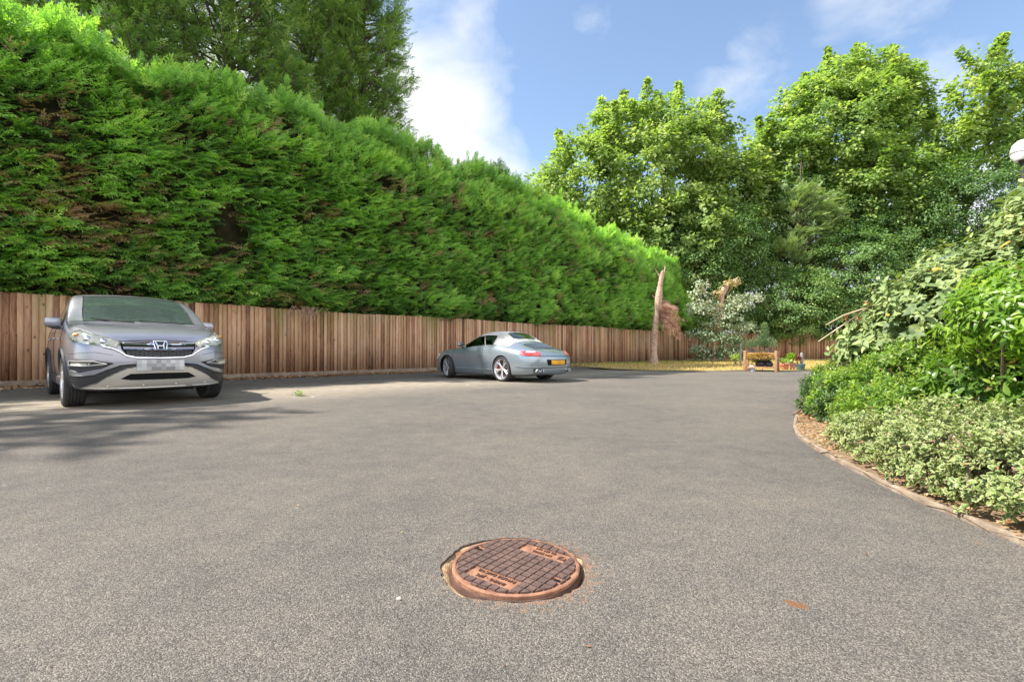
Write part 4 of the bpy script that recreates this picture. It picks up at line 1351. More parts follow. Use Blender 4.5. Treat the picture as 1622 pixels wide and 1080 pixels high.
class Car:
    """A body lofted from station lines, split into panels, with details laid on its surface."""
    def __init__(self, root, Sx, lines, L, parts, cells, bulge, arches, arch_r):
        # local x forward, y left, z up; station s measured back from the nose
        self.root, self.L = root, L
        ns, nl = len(Sx), len(lines)
        V, F, MI = [], [], []

        def add(p):
            V.append(p)
            return len(V) - 1
        for sgn in (1, -1):
            idx = [[add((L / 2 - (Sx[i] + ln.get('ds', {}).get(i, 0)), sgn * ln['y'][i], ln['z'][i])) for ln in lines] for i in range(ns)]
            for i in range(ns - 1):
                for j in range(nl - 1):
                    f = [idx[i][j], idx[i][j + 1], idx[i + 1][j + 1], idx[i + 1][j]]
                    F.append(f if sgn > 0 else f[::-1])
                    MI.append(cells(i, j))
            for end, i in ((0, 0), (1, ns - 1)):
                b = bulge[end]
                c = [idx[i][0]] + [add((V[idx[i][j]][0] + b, 0, V[idx[i][j]][2])) for j in range(1, nl - 1)] + [idx[i][nl - 1]]
                for j in range(nl - 1):
                    f = []
                    for q in (c[j], c[j + 1], idx[i][j + 1], idx[i][j]):
                        if q not in f: f.append(q)
                    if (end == 0) == (sgn > 0): pass
                    else: f = f[::-1]
                    F.append(f)
                    MI.append(cells(-1 if end == 0 else ns - 1, j))
        me = bpy.data.meshes.new('hull')
        me.from_pydata(V, [], F)
        me.polygons.foreach_set('material_index', np.array(MI, dtype=np.int32))
        bm = bmesh.new()
        bm.from_mesh(me)
        bmesh.ops.remove_doubles(bm, verts=bm.verts, dist=1e-4)
        bmesh.ops.recalc_face_normals(bm, faces=bm.faces)
        bm.to_mesh(me)
        bm.free()
        self.parts = parts
        mats = [m for _, m in parts]
        for m in mats: me.materials.append(m)
        tmp = bpy.data.objects.new('hull', me)
        COL.objects.link(tmp)
        sub = tmp.modifiers.new('s', 'SUBSURF')
        sub.levels = sub.render_levels = 3
        cut = MB()
        for (sx, y0, zc) in arches:
            for sg in (1, -1):
                M = Matrix.Translation((L / 2 - sx, sg * y0, zc)) @ Matrix.Rotation(-sg * math.pi / 2, 4, 'X')
                cut.lathe([(0, 0), (arch_r, 0), (arch_r, .8), (0, .8)], 48, M, mi=len(parts) - 1)
        cme = bpy.data.meshes.new('cut')
        bmesh.ops.recalc_face_normals(cut.bm, faces=cut.bm.faces)
        cut.bm.to_mesh(cme)
        cut.bm.free()
        for m in mats: cme.materials.append(m)
        cobj = bpy.data.objects.new('cut', cme)
        COL.objects.link(cobj)
        bo = tmp.modifiers.new('b', 'BOOLEAN')
        bo.object = cobj
        bo.operation = 'DIFFERENCE'
        bo.solver = 'EXACT'
        bo.material_mode = 'INDEX'
        dg = bpy.context.evaluated_depsgraph_get()
        dg.update()
        ev = tmp.evaluated_get(dg)
        hm = bpy.data.meshes.new_from_object(ev)
        # surface without arches for projections
        bo.show_viewport = False
        dg = bpy.context.evaluated_depsgraph_get()
        dg.update()
        pm = bpy.data.meshes.new_from_object(tmp.evaluated_get(dg))
        self.pv = [v_.co.copy() for v_ in pm.vertices]
        self.pn = [v_.normal.copy() for v_ in pm.vertices]
        self.pf = [tuple(p_.vertices) for p_ in pm.polygons]
        self.bvh = BVHTree.FromPolygons(self.pv, self.pf)
        bpy.data.objects.remove(tmp)
        bpy.data.objects.remove(cobj)
        full = bmesh.new()
        full.from_mesh(hm)
        self.panel = {}
        for k, (nm, mt) in enumerate(parts):
            b2 = full.copy()
            bmesh.ops.delete(b2, geom=[f for f in b2.faces if f.material_index != k], context='FACES')
            if not b2.faces:
                b2.free(); continue
            for f in b2.faces:
                f.material_index = 0
            pieces = [b2]
            if nm in ('door', 'rear_door', 'side_window', 'wheel_arch'):
                pieces = []
                for sy in (1, -1):
                    for sx in ((1, -1) if nm == 'wheel_arch' else (0,)):
                        b3 = b2.copy()
                        kill = [f for f in b3.faces if f.calc_center_median().y * sy < 0 or f.calc_center_median().x * sx < 0]
                        bmesh.ops.delete(b3, geom=kill, context='FACES')
                        pieces.append(b3)
                b2.free()
            for b3 in pieces:
                if not b3.faces:
                    b3.free(); continue
                pme = bpy.data.meshes.new(nm)
                b3.to_mesh(pme)
                sgn_ = 1 if sum(v_.co.y for v_ in b3.verts) > 0 else -1
                b3.free()
                pme.polygons.foreach_set('use_smooth', np.ones(len(pme.polygons), dtype=bool))
                pme.set_sharp_from_angle(angle=math.radians(42))
                o = link(nm, pme, mt, root)
                self.panel.setdefault(nm, o)
                self.panel[(nm, sgn_)] = o
        # borders between panels -> thin dark gaps
        gap = MB()
        glass = {k for k, (nm, m) in enumerate(parts) if 'window' in nm or 'windscreen' in nm}
        for e in full.edges:
            if len(e.link_faces) == 2:
                a, b = (f.material_index for f in e.link_faces)
                if a != b and a != len(parts) - 1 and b != len(parts) - 1:
                    r = .007 if (a in glass) != (b in glass) else .0035
                    gap.tube([e.verts[0].co, e.verts[1].co], r, 5, caps=False)
        gap.build('panel_gap', m_gloss_black, root)
        full.free()

    def ray(self, o, d):
        h = self.bvh.ray_cast(Vector(o), Vector(d).normalized())
        if h[0] is None: return None, None
        f = self.pf[h[2]]
        w = poly_3d_calc([self.pv[k] for k in f], h[0])
        n = Vector((0, 0, 0))
        for k, wk in zip(f, w): n += self.pn[k] * wk
        n.normalize()
        if n.dot(Vector(d)) > 0: n = -n
        return h[0], n

    def cyl(self, th, z, ax, front=True, off=0.0):
        """surface point at angle th (degrees from the car's axis) about the vertical axis at x=ax"""
        a = math.radians(th)
        d = Vector((math.cos(a) * (1 if front else -1), math.sin(a), 0))
        p, n = self.ray(Vector((ax, 0, z)) + d * 4, -d)
        if p is None:
            return Vector((ax, 0, z)) + d * 1.0, d
        return p + n * off, n

    def side(self, x, z, sg, off=0.0):
        p, n = self.ray((x, sg * 3, z), (0, -sg, 0))
        if p is None: return Vector((x, sg * .9, z)), Vector((0, sg, 0))
        return p + n * off, n

    def top(self, x, y, off=0.0):
        p, n = self.ray((x, y, 4), (0, 0, -1))
        return p + n * off, n

    def decal(self, name, poly, fn, mat, off=.004, parent=None, grid=.05, skirt=.012):
        """poly in the parameters of fn -> a panel that hugs the surface and stands a few mm proud"""
        P = [Vector(p) for p in poly]
        bd = []
        for i in range(len(P)):
            a, b = P[i], P[(i + 1) % len(P)]
            k = max(1, int(max(abs(b.x - a.x) / grid[0], abs(b.y - a.y) / grid[1])))
            bd += [a.lerp(b, t / k) for t in range(k)]
        n = len(bd)
        xs = [p.x for p in bd]; ys = [p.y for p in bd]
        pts = list(bd)
        for x in np.arange(min(xs), max(xs), grid[0]):
            for y in np.arange(min(ys), max(ys), grid[1]):
                q = Vector((x + grid[0] * .37, y + grid[1] * .41))
                if min(abs((q.x - b_.x) / grid[0]) + abs((q.y - b_.y) / grid[1]) for b_ in bd) > .55: pts.append(q)
        vo, ed, fa, *_ = geometry.delaunay_2d_cdt([Vector((q_.x / grid[0], q_.y / grid[1])) for q_ in pts], [(i, (i + 1) % n) for i in range(n)], [], 1, 1e-6)
        vo = [Vector((q_.x * grid[0], q_.y * grid[1])) for q_ in vo]
        V, F, NV = [], [tuple(f) for f in fa], []
        for p in vo:
            q, nn = fn(p.x, p.y)
            V.append(q + nn * off)
            NV.append(nn)
        # skirt along the outline
        cnt = {}
        for f in F:
            for a, b in zip(f, f[1:] + f[:1]):
                k = (min(a, b), max(a, b))
                cnt[k] = cnt.get(k, 0) + 1
        base = {}
        for (a, b), c_ in list(cnt.items()):
            if c_ == 1:
                for v in (a, b):
                    if v not in base:
                        q, nn = fn(vo[v].x, vo[v].y)
                        base[v] = len(V)
                        V.append(q + nn * (off - skirt))
                        NV.append(nn)
                F.append((b, a, base[a], base[b]))
        bm = bmesh.new()
        me = bpy.data.meshes.new(name)
        me.from_pydata(V, [], F)
        bm.from_mesh(me)
        bm.normal_update()
        for f in bm.faces:
            if len(f.verts) == 3 and f.normal.dot(NV[f.verts[0].index]) < 0: f.normal_flip()
        bm.to_mesh(me); bm.free()
        me.polygons.foreach_set('use_smooth', np.ones(len(me.polygons), dtype=bool))
        nt_ = [None] * len(me.loops)
        for pl_ in me.polygons:
            fn_ = pl_.normal
            top_ = len(pl_.vertices) == 3
            for li in pl_.loop_indices:
                nt_[li] = NV[me.loops[li].vertex_index] if top_ else fn_
        me.normals_split_custom_set([tuple(x) for x in nt_])
        return link(name, me, mat, parent or self.root)

    def line(self, mb, pts, fn, rad, off=.0, step=2.5, close=False, seg=6):
        out = []
        P = [Vector(p) for p in pts]
        if close: P.append(P[0])
        for a, b in zip(P[:-1], P[1:]):
            k = max(1, int(max(abs(b.x - a.x), abs(b.y - a.y) * 40) / step))
            for t in range(k):
                q = a.lerp(b, t / k)
                p, n = fn(q.x, q.y)
                out.append(p + n * off)
        p, n = fn(P[-1].x, P[-1].y)
        out.append(p + n * off)
        mb.tube(out, rad, seg)
        return mb


def wheel(root, pos, R, w, rimR, side, steer=0.0, style='five', caliper=None):
    o = bpy.data.objects.new('wheel', None)
    o.empty_display_size = .1
    COL.objects.link(o)
    o.parent = root
    # local z = outward axle
    M = Matrix.Translation(pos) @ Matrix.Rotation(steer, 4, 'Z') @ Matrix.Rotation(-side * math.pi / 2, 4, 'X')
    o.matrix_local = M
    mb = MB()
    h = w / 2
    prof = [(rimR, -h * .92), (rimR + .02, -h), (R * .93, -h), (R * .985, -h * .86), (R, -h * .6)]
    for g in (-.45, -.15, .15, .45):
        prof += [(R, h * (g - .09)), (R - .008, h * (g - .05)), (R - .008, h * (g + .05)), (R, h * (g + .09))]
    prof += [(R, h * .6), (R * .985, h * .86), (R * .93, h), (rimR + .02, h), (rimR, h * .92)]
    mb.lathe(prof, 56)
    mb.build('tyre', m_tyre, o)
    mb = MB()
    mb.lathe([(rimR + .004, -h * .9), (rimR - .02, -h * .8), (rimR - .035, 0), (rimR - .02, h * .78), (rimR + .006, h * .96), (rimR + .012, h * .90)], 56)
    nsp = 5
    for k in range(nsp):
        a = 2 * math.pi * k / nsp + .3
        if style == 'twin':
            for da in (-.16, .16):
                pts = []
                for t in np.linspace(0, 1, 6):
                    r = .045 + (rimR - .06) * t
                    aa = a + da * (.25 + .95 * t ** 1.6)
                    pts.append((r * math.cos(aa), r * math.sin(aa), h * (.58 + .22 * t)))
                mb.tube(pts, [.026, .022, .018, .016, .018, .022], 6)
        else:
            for da in (-.12, .12):
                pts = [(r * math.cos(a + da * (r / rimR)), r * math.sin(a + da * (r / rimR)), h * (.62 + .12 * r / rimR)) for r in np.linspace(.03, rimR - .015, 5)]
                mb.tube(pts, [.032, .03, .027, .025, .027], 6)
    mb.lathe([(0, h * .78), (.035, h * .77), (.055, h * .68), (.06, h * .5)], 20)
    mb.build('rim', m_alloy, o)
    mb = MB()
    mb.lathe([(0, h * .22), (rimR * .80, h * .22), (rimR * .80, h * .06), (0, h * .06)], 40)
    mb.build('brake_disc', m_disc, o)
    if caliper is not None:
        mb = MB()
        a0 = caliper
        poly = [(r * math.cos(a), r * math.sin(a)) for r, a in [(rimR * .5, a0 - .45), (rimR * .85, a0 - .42), (rimR * .87, a0), (rimR * .85, a0 + .42), (rimR * .5, a0 + .45)]]
        mb.prism(poly, h * .0, h * .42)
        mb.build('brake_caliper', m_red, o)
    return o


def lin(*a):
    return list(a)


# ================= grey blue sport utility car
CRV_L = 4.58
suv = empty('sport_utility_car', (0, 0, 0))
tag(suv, 'grey blue sport utility car parked nose out with its back to the timber fence', 'car')
m_suv = carpaint('grey_blue_paint', (.33, .33, .38))
Sx = [.04, .12, .30, .55, .92, 1.20, 1.55, 1.95, 2.55, 3.10, 3.62, 4.10, 4.42, 4.55]
nS = len(Sx)
lines = [
    dict(y=[0] * nS, z=[.25, .23, .21] + [.21] * 9 + [.26, .32], ds={0: .10, 1: .08}),
    dict(y=[.46, .62, .74, .78, .78, .78, .78, .78, .78, .78, .78, .76, .70, .5], z=[.25, .23, .21] + [.21] * 9 + [.26, .32], ds={0: .10, 1: .07}),
    dict(y=[.50, .68, .80, .86, .87, .86, .855, .855, .855, .86, .87, .86, .80, .55], z=[.31, .30, .29] + [.28] * 9 + [.34, .40], ds={0: .04, 1: .03}),
    dict(y=[.52, .71, .85, .90, .915, .90, .89, .89, .89, .895, .915, .90, .83, .57], z=[.50] * nS),
    dict(y=[.52, .715, .855, .905, .92, .905, .895, .895, .895, .90, .92, .90, .83, .57], z=[.68] * 3 + [.72] * 11, ds={0: .0}),
    dict(y=[.51, .70, .835, .89, .905, .90, .895, .895, .895, .895, .90, .885, .81, .55], z=[.78, .81, .87, .92, .96, .98, 1.0, 1.0, 1.01, 1.02, 1.04, 1.05, 1.05, 1.02], ds={0: .02}),
    dict(y=[.47, .63, .755, .815, .84, .868, .86, .852, .847, .84, .83, .80, .74, .52], z=[.845, .885, .955, 1.015, 1.05, 1.075, 1.10, 1.11, 1.12, 1.14, 1.17, 1.20, 1.20, 1.17], ds={0: .06, 1: .04}),
    dict(y=[.41, .56, .68, .735, .80, .85, .815, .757, .72, .675, .665, .64, .60, .48], z=[.865, .91, .99, 1.05, 1.085, 1.105, 1.33, 1.545, 1.60, 1.60, 1.57, 1.52, 1.42, 1.32], ds={0: .10, 1: .06}),
    dict(y=[.34, .47, .57, .66, .74, .815, .772, .710, .65, .58, .575, .555, .53, .42], z=[.875, .925, 1.005, 1.07, 1.105, 1.125, 1.37, 1.60, 1.655, 1.66, 1.635, 1.585, 1.46, 1.34], ds={0: .12, 1: .07}),
    dict(y=[0] * nS, z=[.885, .94, 1.02, 1.09, 1.135, 1.15, 1.41, 1.645, 1.70, 1.705, 1.685, 1.63, 1.48, 1.35], ds={0: .12, 1: .06, 4: -.03, 5: -.12, 6: -.11, 7: -.08}),
]
parts = [('body', m_suv), ('bonnet', m_suv), ('windscreen', m_wglass), ('side_window', m_sglass), ('rear_window', m_sglass), ('door', m_suv), ('rear_door', m_suv), ('roof', m_suv), ('wheel_arch', m_gloss_black)]


def suv_cells(i, j):
    if j >= 8 and 5 <= i <= 6: return 2
    if j >= 7 and 0 <= i <= 4: return 1
    if j == 6 and 6 <= i <= 10: return 3
    if j >= 8 and i == 11: return 4
    if j in (2, 3, 4, 5) and i in (5, 6, 7): return 5
    if j in (2, 3, 4, 5) and i in (8, 9) and not (i == 9 and j < 4): return 6
    if j >= 7 and 7 <= i <= 10: return 7
    return 0


C = Car(suv, Sx, lines, CRV_L, parts, suv_cells, (.055, -.06), [(.92, .60, .36), (3.55, .60, .36)], .405)
AX = CRV_L / 2 - .9


def cf(th, z):
    return C.cyl(th, z, AX, True)


G = (2.2, .03)


def sym(fn_poly, name, mat, off=.004, skirt=.012, grid=G):
    r = []
    for s in (1, -1):
        r.append(C.decal(name, [(s * a, z) for a, z in (fn_poly if s > 0 else fn_poly[::-1])], cf, mat, off, grid=grid, skirt=skirt))
    return r


def cg(th, z):
    return cf(th, z if z < .66 else .66 + (z - .66) * .74)


# grille: dark field, chrome bar, body coloured bar, mesh, chrome frame
grille = C.decal('grille', [(-27, .905), (-20, .922), (0, .93), (20, .922), (27, .905), (25.5, .80), (22, .70), (15, .668), (-15, .668), (-22, .70), (-25.5, .80)], cg, m_gloss_black, .006, grid=G)
C.decal('grille_bar', [(-26.5, .905), (-10, .902), (0, .905), (10, .902), (26.5, .905), (24.5, .868), (10, .856), (0, .855), (-10, .856), (-24.5, .868)], cg, m_chrome, .022, parent=grille, grid=G, skirt=.03)
C.decal('grille_bar', [(-25, .845), (0, .832), (25, .845), (24, .79), (0, .775), (-24, .79)], cg, m_suv, .024, parent=grille, grid=G, skirt=.03)
mb = MB()
for row, z in enumerate((.755, .735, .715, .695, .675)):
    n_ = 8
    pts = []
    for k in range(-n_, n_ + 1):
        pts.append((k * 22.5 / n_, z + (.012 if (k + row) % 2 else -.006)))
    C.line(mb, pts, cg, .0045, .016)
mb.build('grille_mesh', pmat('grille_dark_grey', base=(.12, .12, .125), rough=.4), grille)
mb = MB()
C.line(mb, [(-36, .845), (-30, .805), (-26, .755), (-22.5, .69), (-16, .655), (0, .648), (16, .655), (22.5, .69), (26, .755), (30, .805), (36, .845)], cg, .013, .014)
mb.build('grille_frame', m_chrome, grille)
# emblem: rounded frame with the letter H
mb = MB()
C.line(mb, [(-4.3, .905), (4.3, .905), (5.0, .892), (3.9, .79), (3.1, .778), (-3.1, .778), (-3.9, .79), (-5.0, .892)], cg, .008, .045, step=.8, close=True)
for s in (1, -1):
    C.line(mb, [(s * 3.3, .892), (s * 2.2, .845), (s * 2.1, .83), (s * 2.3, .792)], cg, .010, .045, step=.8)
C.line(mb, [(-2.1, .838), (2.1, .838)], cg, .010, .045, step=.8)
emb = mb.build('emblem', m_chrome, suv)
C.decal('emblem_plate', [(-4.5, .902), (4.5, .902), (3.6, .78), (-3.6, .78)], cg, m_black, .036, parent=emb, grid=(1.0, .02), skirt=.03)
# headlights
m_reflector = pmat('lamp_reflector', base=(.62, .63, .55), rough=.35, stops=[(.35, (.60, .59, .52)), (.65, (.88, .87, .78))], vscale=9)
hp = [(25.5, .848), (30, .872), (38, .918), (50, .972), (62, 1.012), (67, 1.005), (68, .945), (60, .88), (48, .832), (36, .798), (29, .785)]
for h in sym(hp, 'headlight', m_reflector, .006, .02):
    s = 1 if h.name == 'headlight' else -1
    C.decal('lens', [(s * a, z) for a, z in (hp if s > 0 else hp[::-1])], cf, m_lamp, .022, parent=h, grid=G, skirt=.018)
    for th_, z_, r_ in ((37, .858, .040), (47, .892, .040)):
        mb = MB()
        p, n_ = cf(s * th_, z_)
        mb.ellipsoid(p + n_ * .004, (r_, r_, r_ * .95))
        mb.build('projector', m_chrome, h)
    p, n_ = cf(s * 58, .945)
    mb = MB()
    mb.ellipsoid(p + n_ * .004, (.04, .03, .028))
    mb.build('indicator', pmat('amber_lens', base=(.75, .28, .10), rough=.3), h)
# bumper: fog lamps, dark lower trim, silver skid plate, slot
fp = [(29, .585), (38, .618), (52, .632), (62, .618), (62, .495), (50, .47), (36, .52)]
for f in sym(fp, 'fog_lamp_recess', m_black, .004):
    s = 1 if f.name == 'fog_lamp_recess' else -1
    C.decal('fog_lamp', [(s * a, z) for a, z in [(41, .605), (57, .608), (57, .565), (43, .562)][::s]], cf, m_reflector, .014, parent=f, grid=G)
    mb = MB()
    C.line(mb, [(s * a, z) for a, z in [(33, .578), (40, .612), (60, .617), (60, .56), (44, .555), (33, .578)]], cf, .007, .012)
    mb.build('chrome_surround', m_silver, f)
lower = [(-64, .43), (-50, .418), (-40, .44), (-33, .50), (-26, .555), (-18, .572), (18, .572), (26, .555), (33, .50), (40, .44), (50, .418), (64, .43), (66, .34), (56, .28), (40, .262), (20, .258), (-20, .258), (-40, .262), (-56, .28), (-66, .34)]
lt = C.decal('lower_bumper_trim', lower, cf, m_black, .010, grid=(1.1, .015), skirt=.02)
for s in (1, -1):
    mb = MB()
    C.line(mb, [(s * 62, .44), (s * 50, .428), (s * 40, .45), (s * 33, .51), (s * 26, .565), (s * 18, .582)], cf, .007, .008)
    mb.build('trim_strip', m_chrome, lt)
skid = [(-50, .285), (-40, .34), (-30, .455), (-22, .525), (-15, .545), (15, .545), (22, .525), (30, .455), (40, .34), (50, .285), (36, .275), (20, .272), (0, .27), (-20, .272), (-36, .275)]
sk = C.decal('skid_plate', skid, cf, m_silver, .026, grid=(1.1, .015), skirt=.04)
C.decal('air_slot', [(-26, .39), (-20, .45), (0, .455), (20, .45), (26, .39), (20, .372), (0, .37), (-20, .372)], cf, m_gloss_black, .029, parent=sk, grid=G)
for th_ in (-34, -12, 12, 34):
    mb = MB()
    p, n_ = cf(th_, .305)
    mb.ellipsoid(p + n_ * .028, (.012, .012, .012))
    mb.build('parking_sensor', m_silver, sk)
# number plate blurred to grey blocks in the picture
greys = [pmat('plate_grey', base=(g, g, g * 1.01), rough=.5) for g in (.62, .50, .40, .30, .22)]
pl = MB()
pat = [1, 0, 2, 1, 3, 1, 2, 0, 1, 0, 2, 1, 3, 3, 2, 3, 1, 2, 1, 0, 1, 1, 2, 4, 4, 3, 4, 4, 2, 1]
p0, n_ = cf(0, .565)
for r in range(3):
    for c_ in range(10):
        y = -.26 + .052 * (c_ + .5)
        pl.box((p0.x + .03, y, .622 - .045 * (r + .5)), (.012, .052, .045), mi=pat[r * 10 + c_])
pl.build('number_plate', greys, suv)
# bumper crease + bonnet gap shut lines
for s in (1, -1):
    mb = MB()
    C.line(mb, [(s * 62, .70), (s * 50, .715), (s * 40, .725), (s * 30, .69)], cf, .0025, .0)
    mb.build('bumper_crease', m_gloss_black, suv)
mb = MB()
C.line(mb, [(-29, .872), (-20, .872), (0, .876), (20, .872), (29, .872)], cf, .007, -.001)
mb.build('bonnet_gap', m_gloss_black, suv)
# mirrors
for s in (1, -1):
    mb = MB()
    x = CRV_L / 2 - 1.62
    mb.box((x, s * .955, 1.155), (.13, .20, .14), Matrix.Rotation(s * -.12, 3, 'Z'), bevel=.05)
    mb.tube([(x - .01, s * .84, 1.08), (x, s * .93, 1.095), (x, s * 1.0, 1.12)], [.035, .03, .035], 8)
    mi = mb.build('mirror', m_suv, suv)
    mb = MB()
    mb.tube([(x + .02, s * .88, 1.07), (x + .03, s * .95, 1.082), (x + .02, s * 1.02, 1.105)], [.022, .026, .015], 8)
    mb.build('mirror_foot', m_black, mi)
# wipers
for ya, yb in ((.52, -.05), (-.12, -.58)):
    mb = MB()
    pts = []
    for t in np.linspace(0, 1, 7):
        y = ya + (yb - ya) * t
        hh, nn = C.top(CRV_L / 2 - 1.13 - .10 * t - .12 * (abs(y) / .6) ** 2 + .10, y, .02)
        pts.append(hh)
    mb.tube(pts, .010, 6)
    mb.build('wiper', m_black, suv)
# arch trims, sills, roof rails
for sx in (.92, 3.55):
    for s in (1, -1):
        mb = MB()
        pts = []
        for a in np.linspace(-10, 190, 26):
            x = CRV_L / 2 - sx + .415 * math.cos(math.radians(a))
            z = .36 + .415 * math.sin(math.radians(a))
            p, nn = C.side(x, max(z, .29), s, .0)
            pts.append(Vector((p.x, p.y, max(z, .29))))
        mb.tube(pts, .026, 7)
        mb.build('wheel_arch_trim', m_black, suv)
for s in (1, -1):
    mb = MB()
    mb.box((CRV_L / 2 - 2.24, s * .85, .31), (1.75, .08, .12), bevel=.02)
    mb.build('sill', m_black, suv)
mb = MB()
mb.box((CRV_L / 2 - 2.3, 0, .24), (3.6, 1.3, .08), bevel=.02)
mb.tube([(CRV_L / 2 - .55, -.5, .23), (CRV_L / 2 - .55, .5, .23)], .05, 8)
mb.build('underbody', m_gloss_black, suv)
# door handles and inside
for x in (CRV_L / 2 - 2.30, CRV_L / 2 - 3.25):
    for s in (1, -1):
        p, nn = C.side(x, .93, s, .018)
        mb = MB()
        mb.box(p, (.19, .022, .028), bevel=.008)
        mb.build('door_handle', m_suv, C.panel[('door' if x > CRV_L / 2 - 3 else 'rear_door', s)])
mb = MB()
mb.box((CRV_L / 2 - 1.55, 0, .98), (.55, 1.42, .22), bevel=.05)
mb.build('dashboard', m_dash, suv)
mb = MB()
mb.box((CRV_L / 2 - 2.9, 0, .62), (2.9, 1.5, .1))
mb.box((CRV_L / 2 - 4.0, 0, .95), (.9, 1.35, .5), bevel=.05)
mb.build('cabin_floor', m_dash, suv)
for (x, y) in ((2.35, .38), (2.35, -.38), (3.2, .4), (3.2, -.4)):
    mb = MB()
    mb.box((CRV_L / 2 - x, y, .80), (.5, .5, .2), bevel=.06)
    mb.box((CRV_L / 2 - x - .26, y, 1.08), (.15, .48, .56), Matrix.Rotation(math.radians(-14), 3, 'Y'), bevel=.06)
    mb.ellipsoid((CRV_L / 2 - x - .34, y, 1.43), (.06, .14, .10))
    mb.build('seat', m_seat, suv)
mb = MB()
cx, cz, cy = CRV_L / 2 - 1.93, 1.06, .38
pts = []
for a in np.linspace(0, 2 * math.pi, 25):
    pts.append((cx - .19 * math.sin(a) * math.sin(math.radians(25)), cy + .19 * math.cos(a), cz + .19 * math.sin(a) * math.cos(math.radians(25))))
mb.tube(pts, .017, 7)
mb.tube([(cx, cy - .18, cz), (cx, cy + .18, cz)], .015, 6)
mb.ellipsoid((cx, cy, cz), (.04, .07, .06))
mb.tube([(cx, cy, cz), (cx + .3, cy, cz - .12)], .03, 6)
mb.build('steering_wheel', m_dash, suv)
mb = MB()
mb.box((CRV_L / 2 - 1.88, 0, 1.50), (.02, .22, .06), bevel=.01)
mb.build('rear_view_mirror', m_dash, suv)
for (sx, s, st) in ((.92, 1, .0), (.92, -1, .0), (3.55, 1, 0), (3.55, -1, 0)):
    wheel(suv, (CRV_L / 2 - sx, s * .795, .352), .352, .225, .235, s, st)
KS = 1.068
suv.scale = (KS, KS, KS)
suv.rotation_euler = (0, 0, math.radians(-42.8))
fc = Vector((-5.03, 6.80, 0))
suv.location = fc - Vector((math.cos(math.radians(-42.8)), math.sin(math.radians(-42.8)), 0)) * (CRV_L / 2 * KS)

# ================= silver blue soft top
PL = 4.43
conv = empty('convertible_car', (0, 0, 0))
tag(conv, 'silver convertible car with pale fabric roof parked nose towards the timber fence', 'car')
m_por = carpaint('silver_blue_paint', (.29, .345, .39), metal=.5, flake=.03)
m_cloth = pmat('fabric_roof', base=(.50, .485, .45), rough=.95, var=.06, bump=.25, bscale=150)
Sx = [.04, .15, .40, .68, .95, 1.22, 1.50, 1.85, 2.15, 2.50, 2.85, 3.15, 3.45, 3.85, 4.20, 4.40]
nS = len(Sx)
lines = [
    dict(y=[0] * nS, z=[.20, .15] + [.12] * 11 + [.15, .17, .20], ds={0: .06, 15: -.10, 14: -.05}),
    dict(y=[.40, .58, .70, .72, .72, .72, .72, .72, .72, .72, .72, .74, .74, .72, .62, .44], z=[.20, .15] + [.12] * 11 + [.15, .17, .20], ds={0: .05, 15: -.10, 14: -.05}),
    dict(y=[.48, .68, .80, .84, .85, .83, .82, .82, .82, .82, .84, .875, .885, .86, .76, .54], z=[.26, .22] + [.18] * 11 + [.20, .22, .25], ds={15: -.06, 14: -.02}),
    dict(y=[.50, .70, .82, .87, .885, .865, .855, .85, .85, .85, .875, .915, .925, .90, .80, .58], z=[.40] * 13 + [.42, .43, .44]),
    dict(y=[.49, .69, .82, .875, .895, .875, .86, .855, .85, .855, .89, .93, .935, .905, .805, .585], z=[.52, .55] + [.56] * 11 + [.58, .57, .56]),
    dict(y=[.45, .64, .775, .845, .87, .86, .845, .84, .84, .85, .88, .905, .905, .875, .775, .56], z=[.56, .63, .70, .75, .775, .78, .785, .79, .80, .81, .83, .835, .82, .77, .70, .655], ds={15: -.02}),
    dict(y=[.40, .56, .68, .745, .77, .765, .765, .765, .765, .765, .785, .80, .79, .755, .67, .48], z=[.61, .69, .765, .815, .845, .85, .86, .875, .89, .90, .92, .925, .90, .835, .755, .70], ds={0: .03, 15: -.06}),
    dict(y=[.34, .47, .56, .60, .62, .645, .70, .63, .57, .55, .57, .62, .65, .63, .56, .40], z=[.63, .705, .765, .80, .825, .86, .90, 1.095, 1.24, 1.27, 1.235, 1.12, .95, .865, .78, .72], ds={0: .05, 15: -.09}),
    dict(y=[.26, .36, .44, .48, .50, .54, .65, .575, .50, .47, .48, .51, .52, .50, .46, .32], z=[.64, .71, .765, .80, .825, .87, .91, 1.13, 1.28, 1.325, 1.30, 1.20, 1.005, .885, .795, .735], ds={0: .06, 15: -.10}),
    dict(y=[0] * nS, z=[.645, .715, .77, .805, .835, .88, .925, 1.155, 1.305, 1.35, 1.335, 1.25, 1.05, .905, .81, .745], ds={0: .06, 15: -.10, 5: -.08, 6: -.17, 7: -.14, 8: -.10}),
]
parts = [('body', m_por), ('bonnet', m_por), ('windscreen', m_wglass), ('side_window', m_sglass), ('soft_top', m_cloth), ('door', m_por), ('engine_cover', m_por), ('wheel_arch', m_gloss_black)]


def por_cells(i, j):
    if j >= 8 and 6 <= i <= 7: return 2
    if j >= 7 and 1 <= i <= 4: return 1
    if j == 6 and 6 <= i <= 9: return 3
    if j >= 7 and 8 <= i <= 11: return 4
    if j == 6 and 10 <= i <= 11: return 4
    if j in (2, 3, 4, 5) and 5 <= i <= 8: return 5
    if j >= 8 and 12 <= i <= 14: return 6
    return 0


C = Car(conv, Sx, lines, PL, parts, por_cells, (.05, -.07), [(.95, .62, .325), (3.30, .60, .325)], .355)
AXR = PL / 2 - 3.45


def cr(th, z):
    """th measured from straight back, positive towards the car's own near (left) side"""
    return C.cyl(th, z, AXR, False)


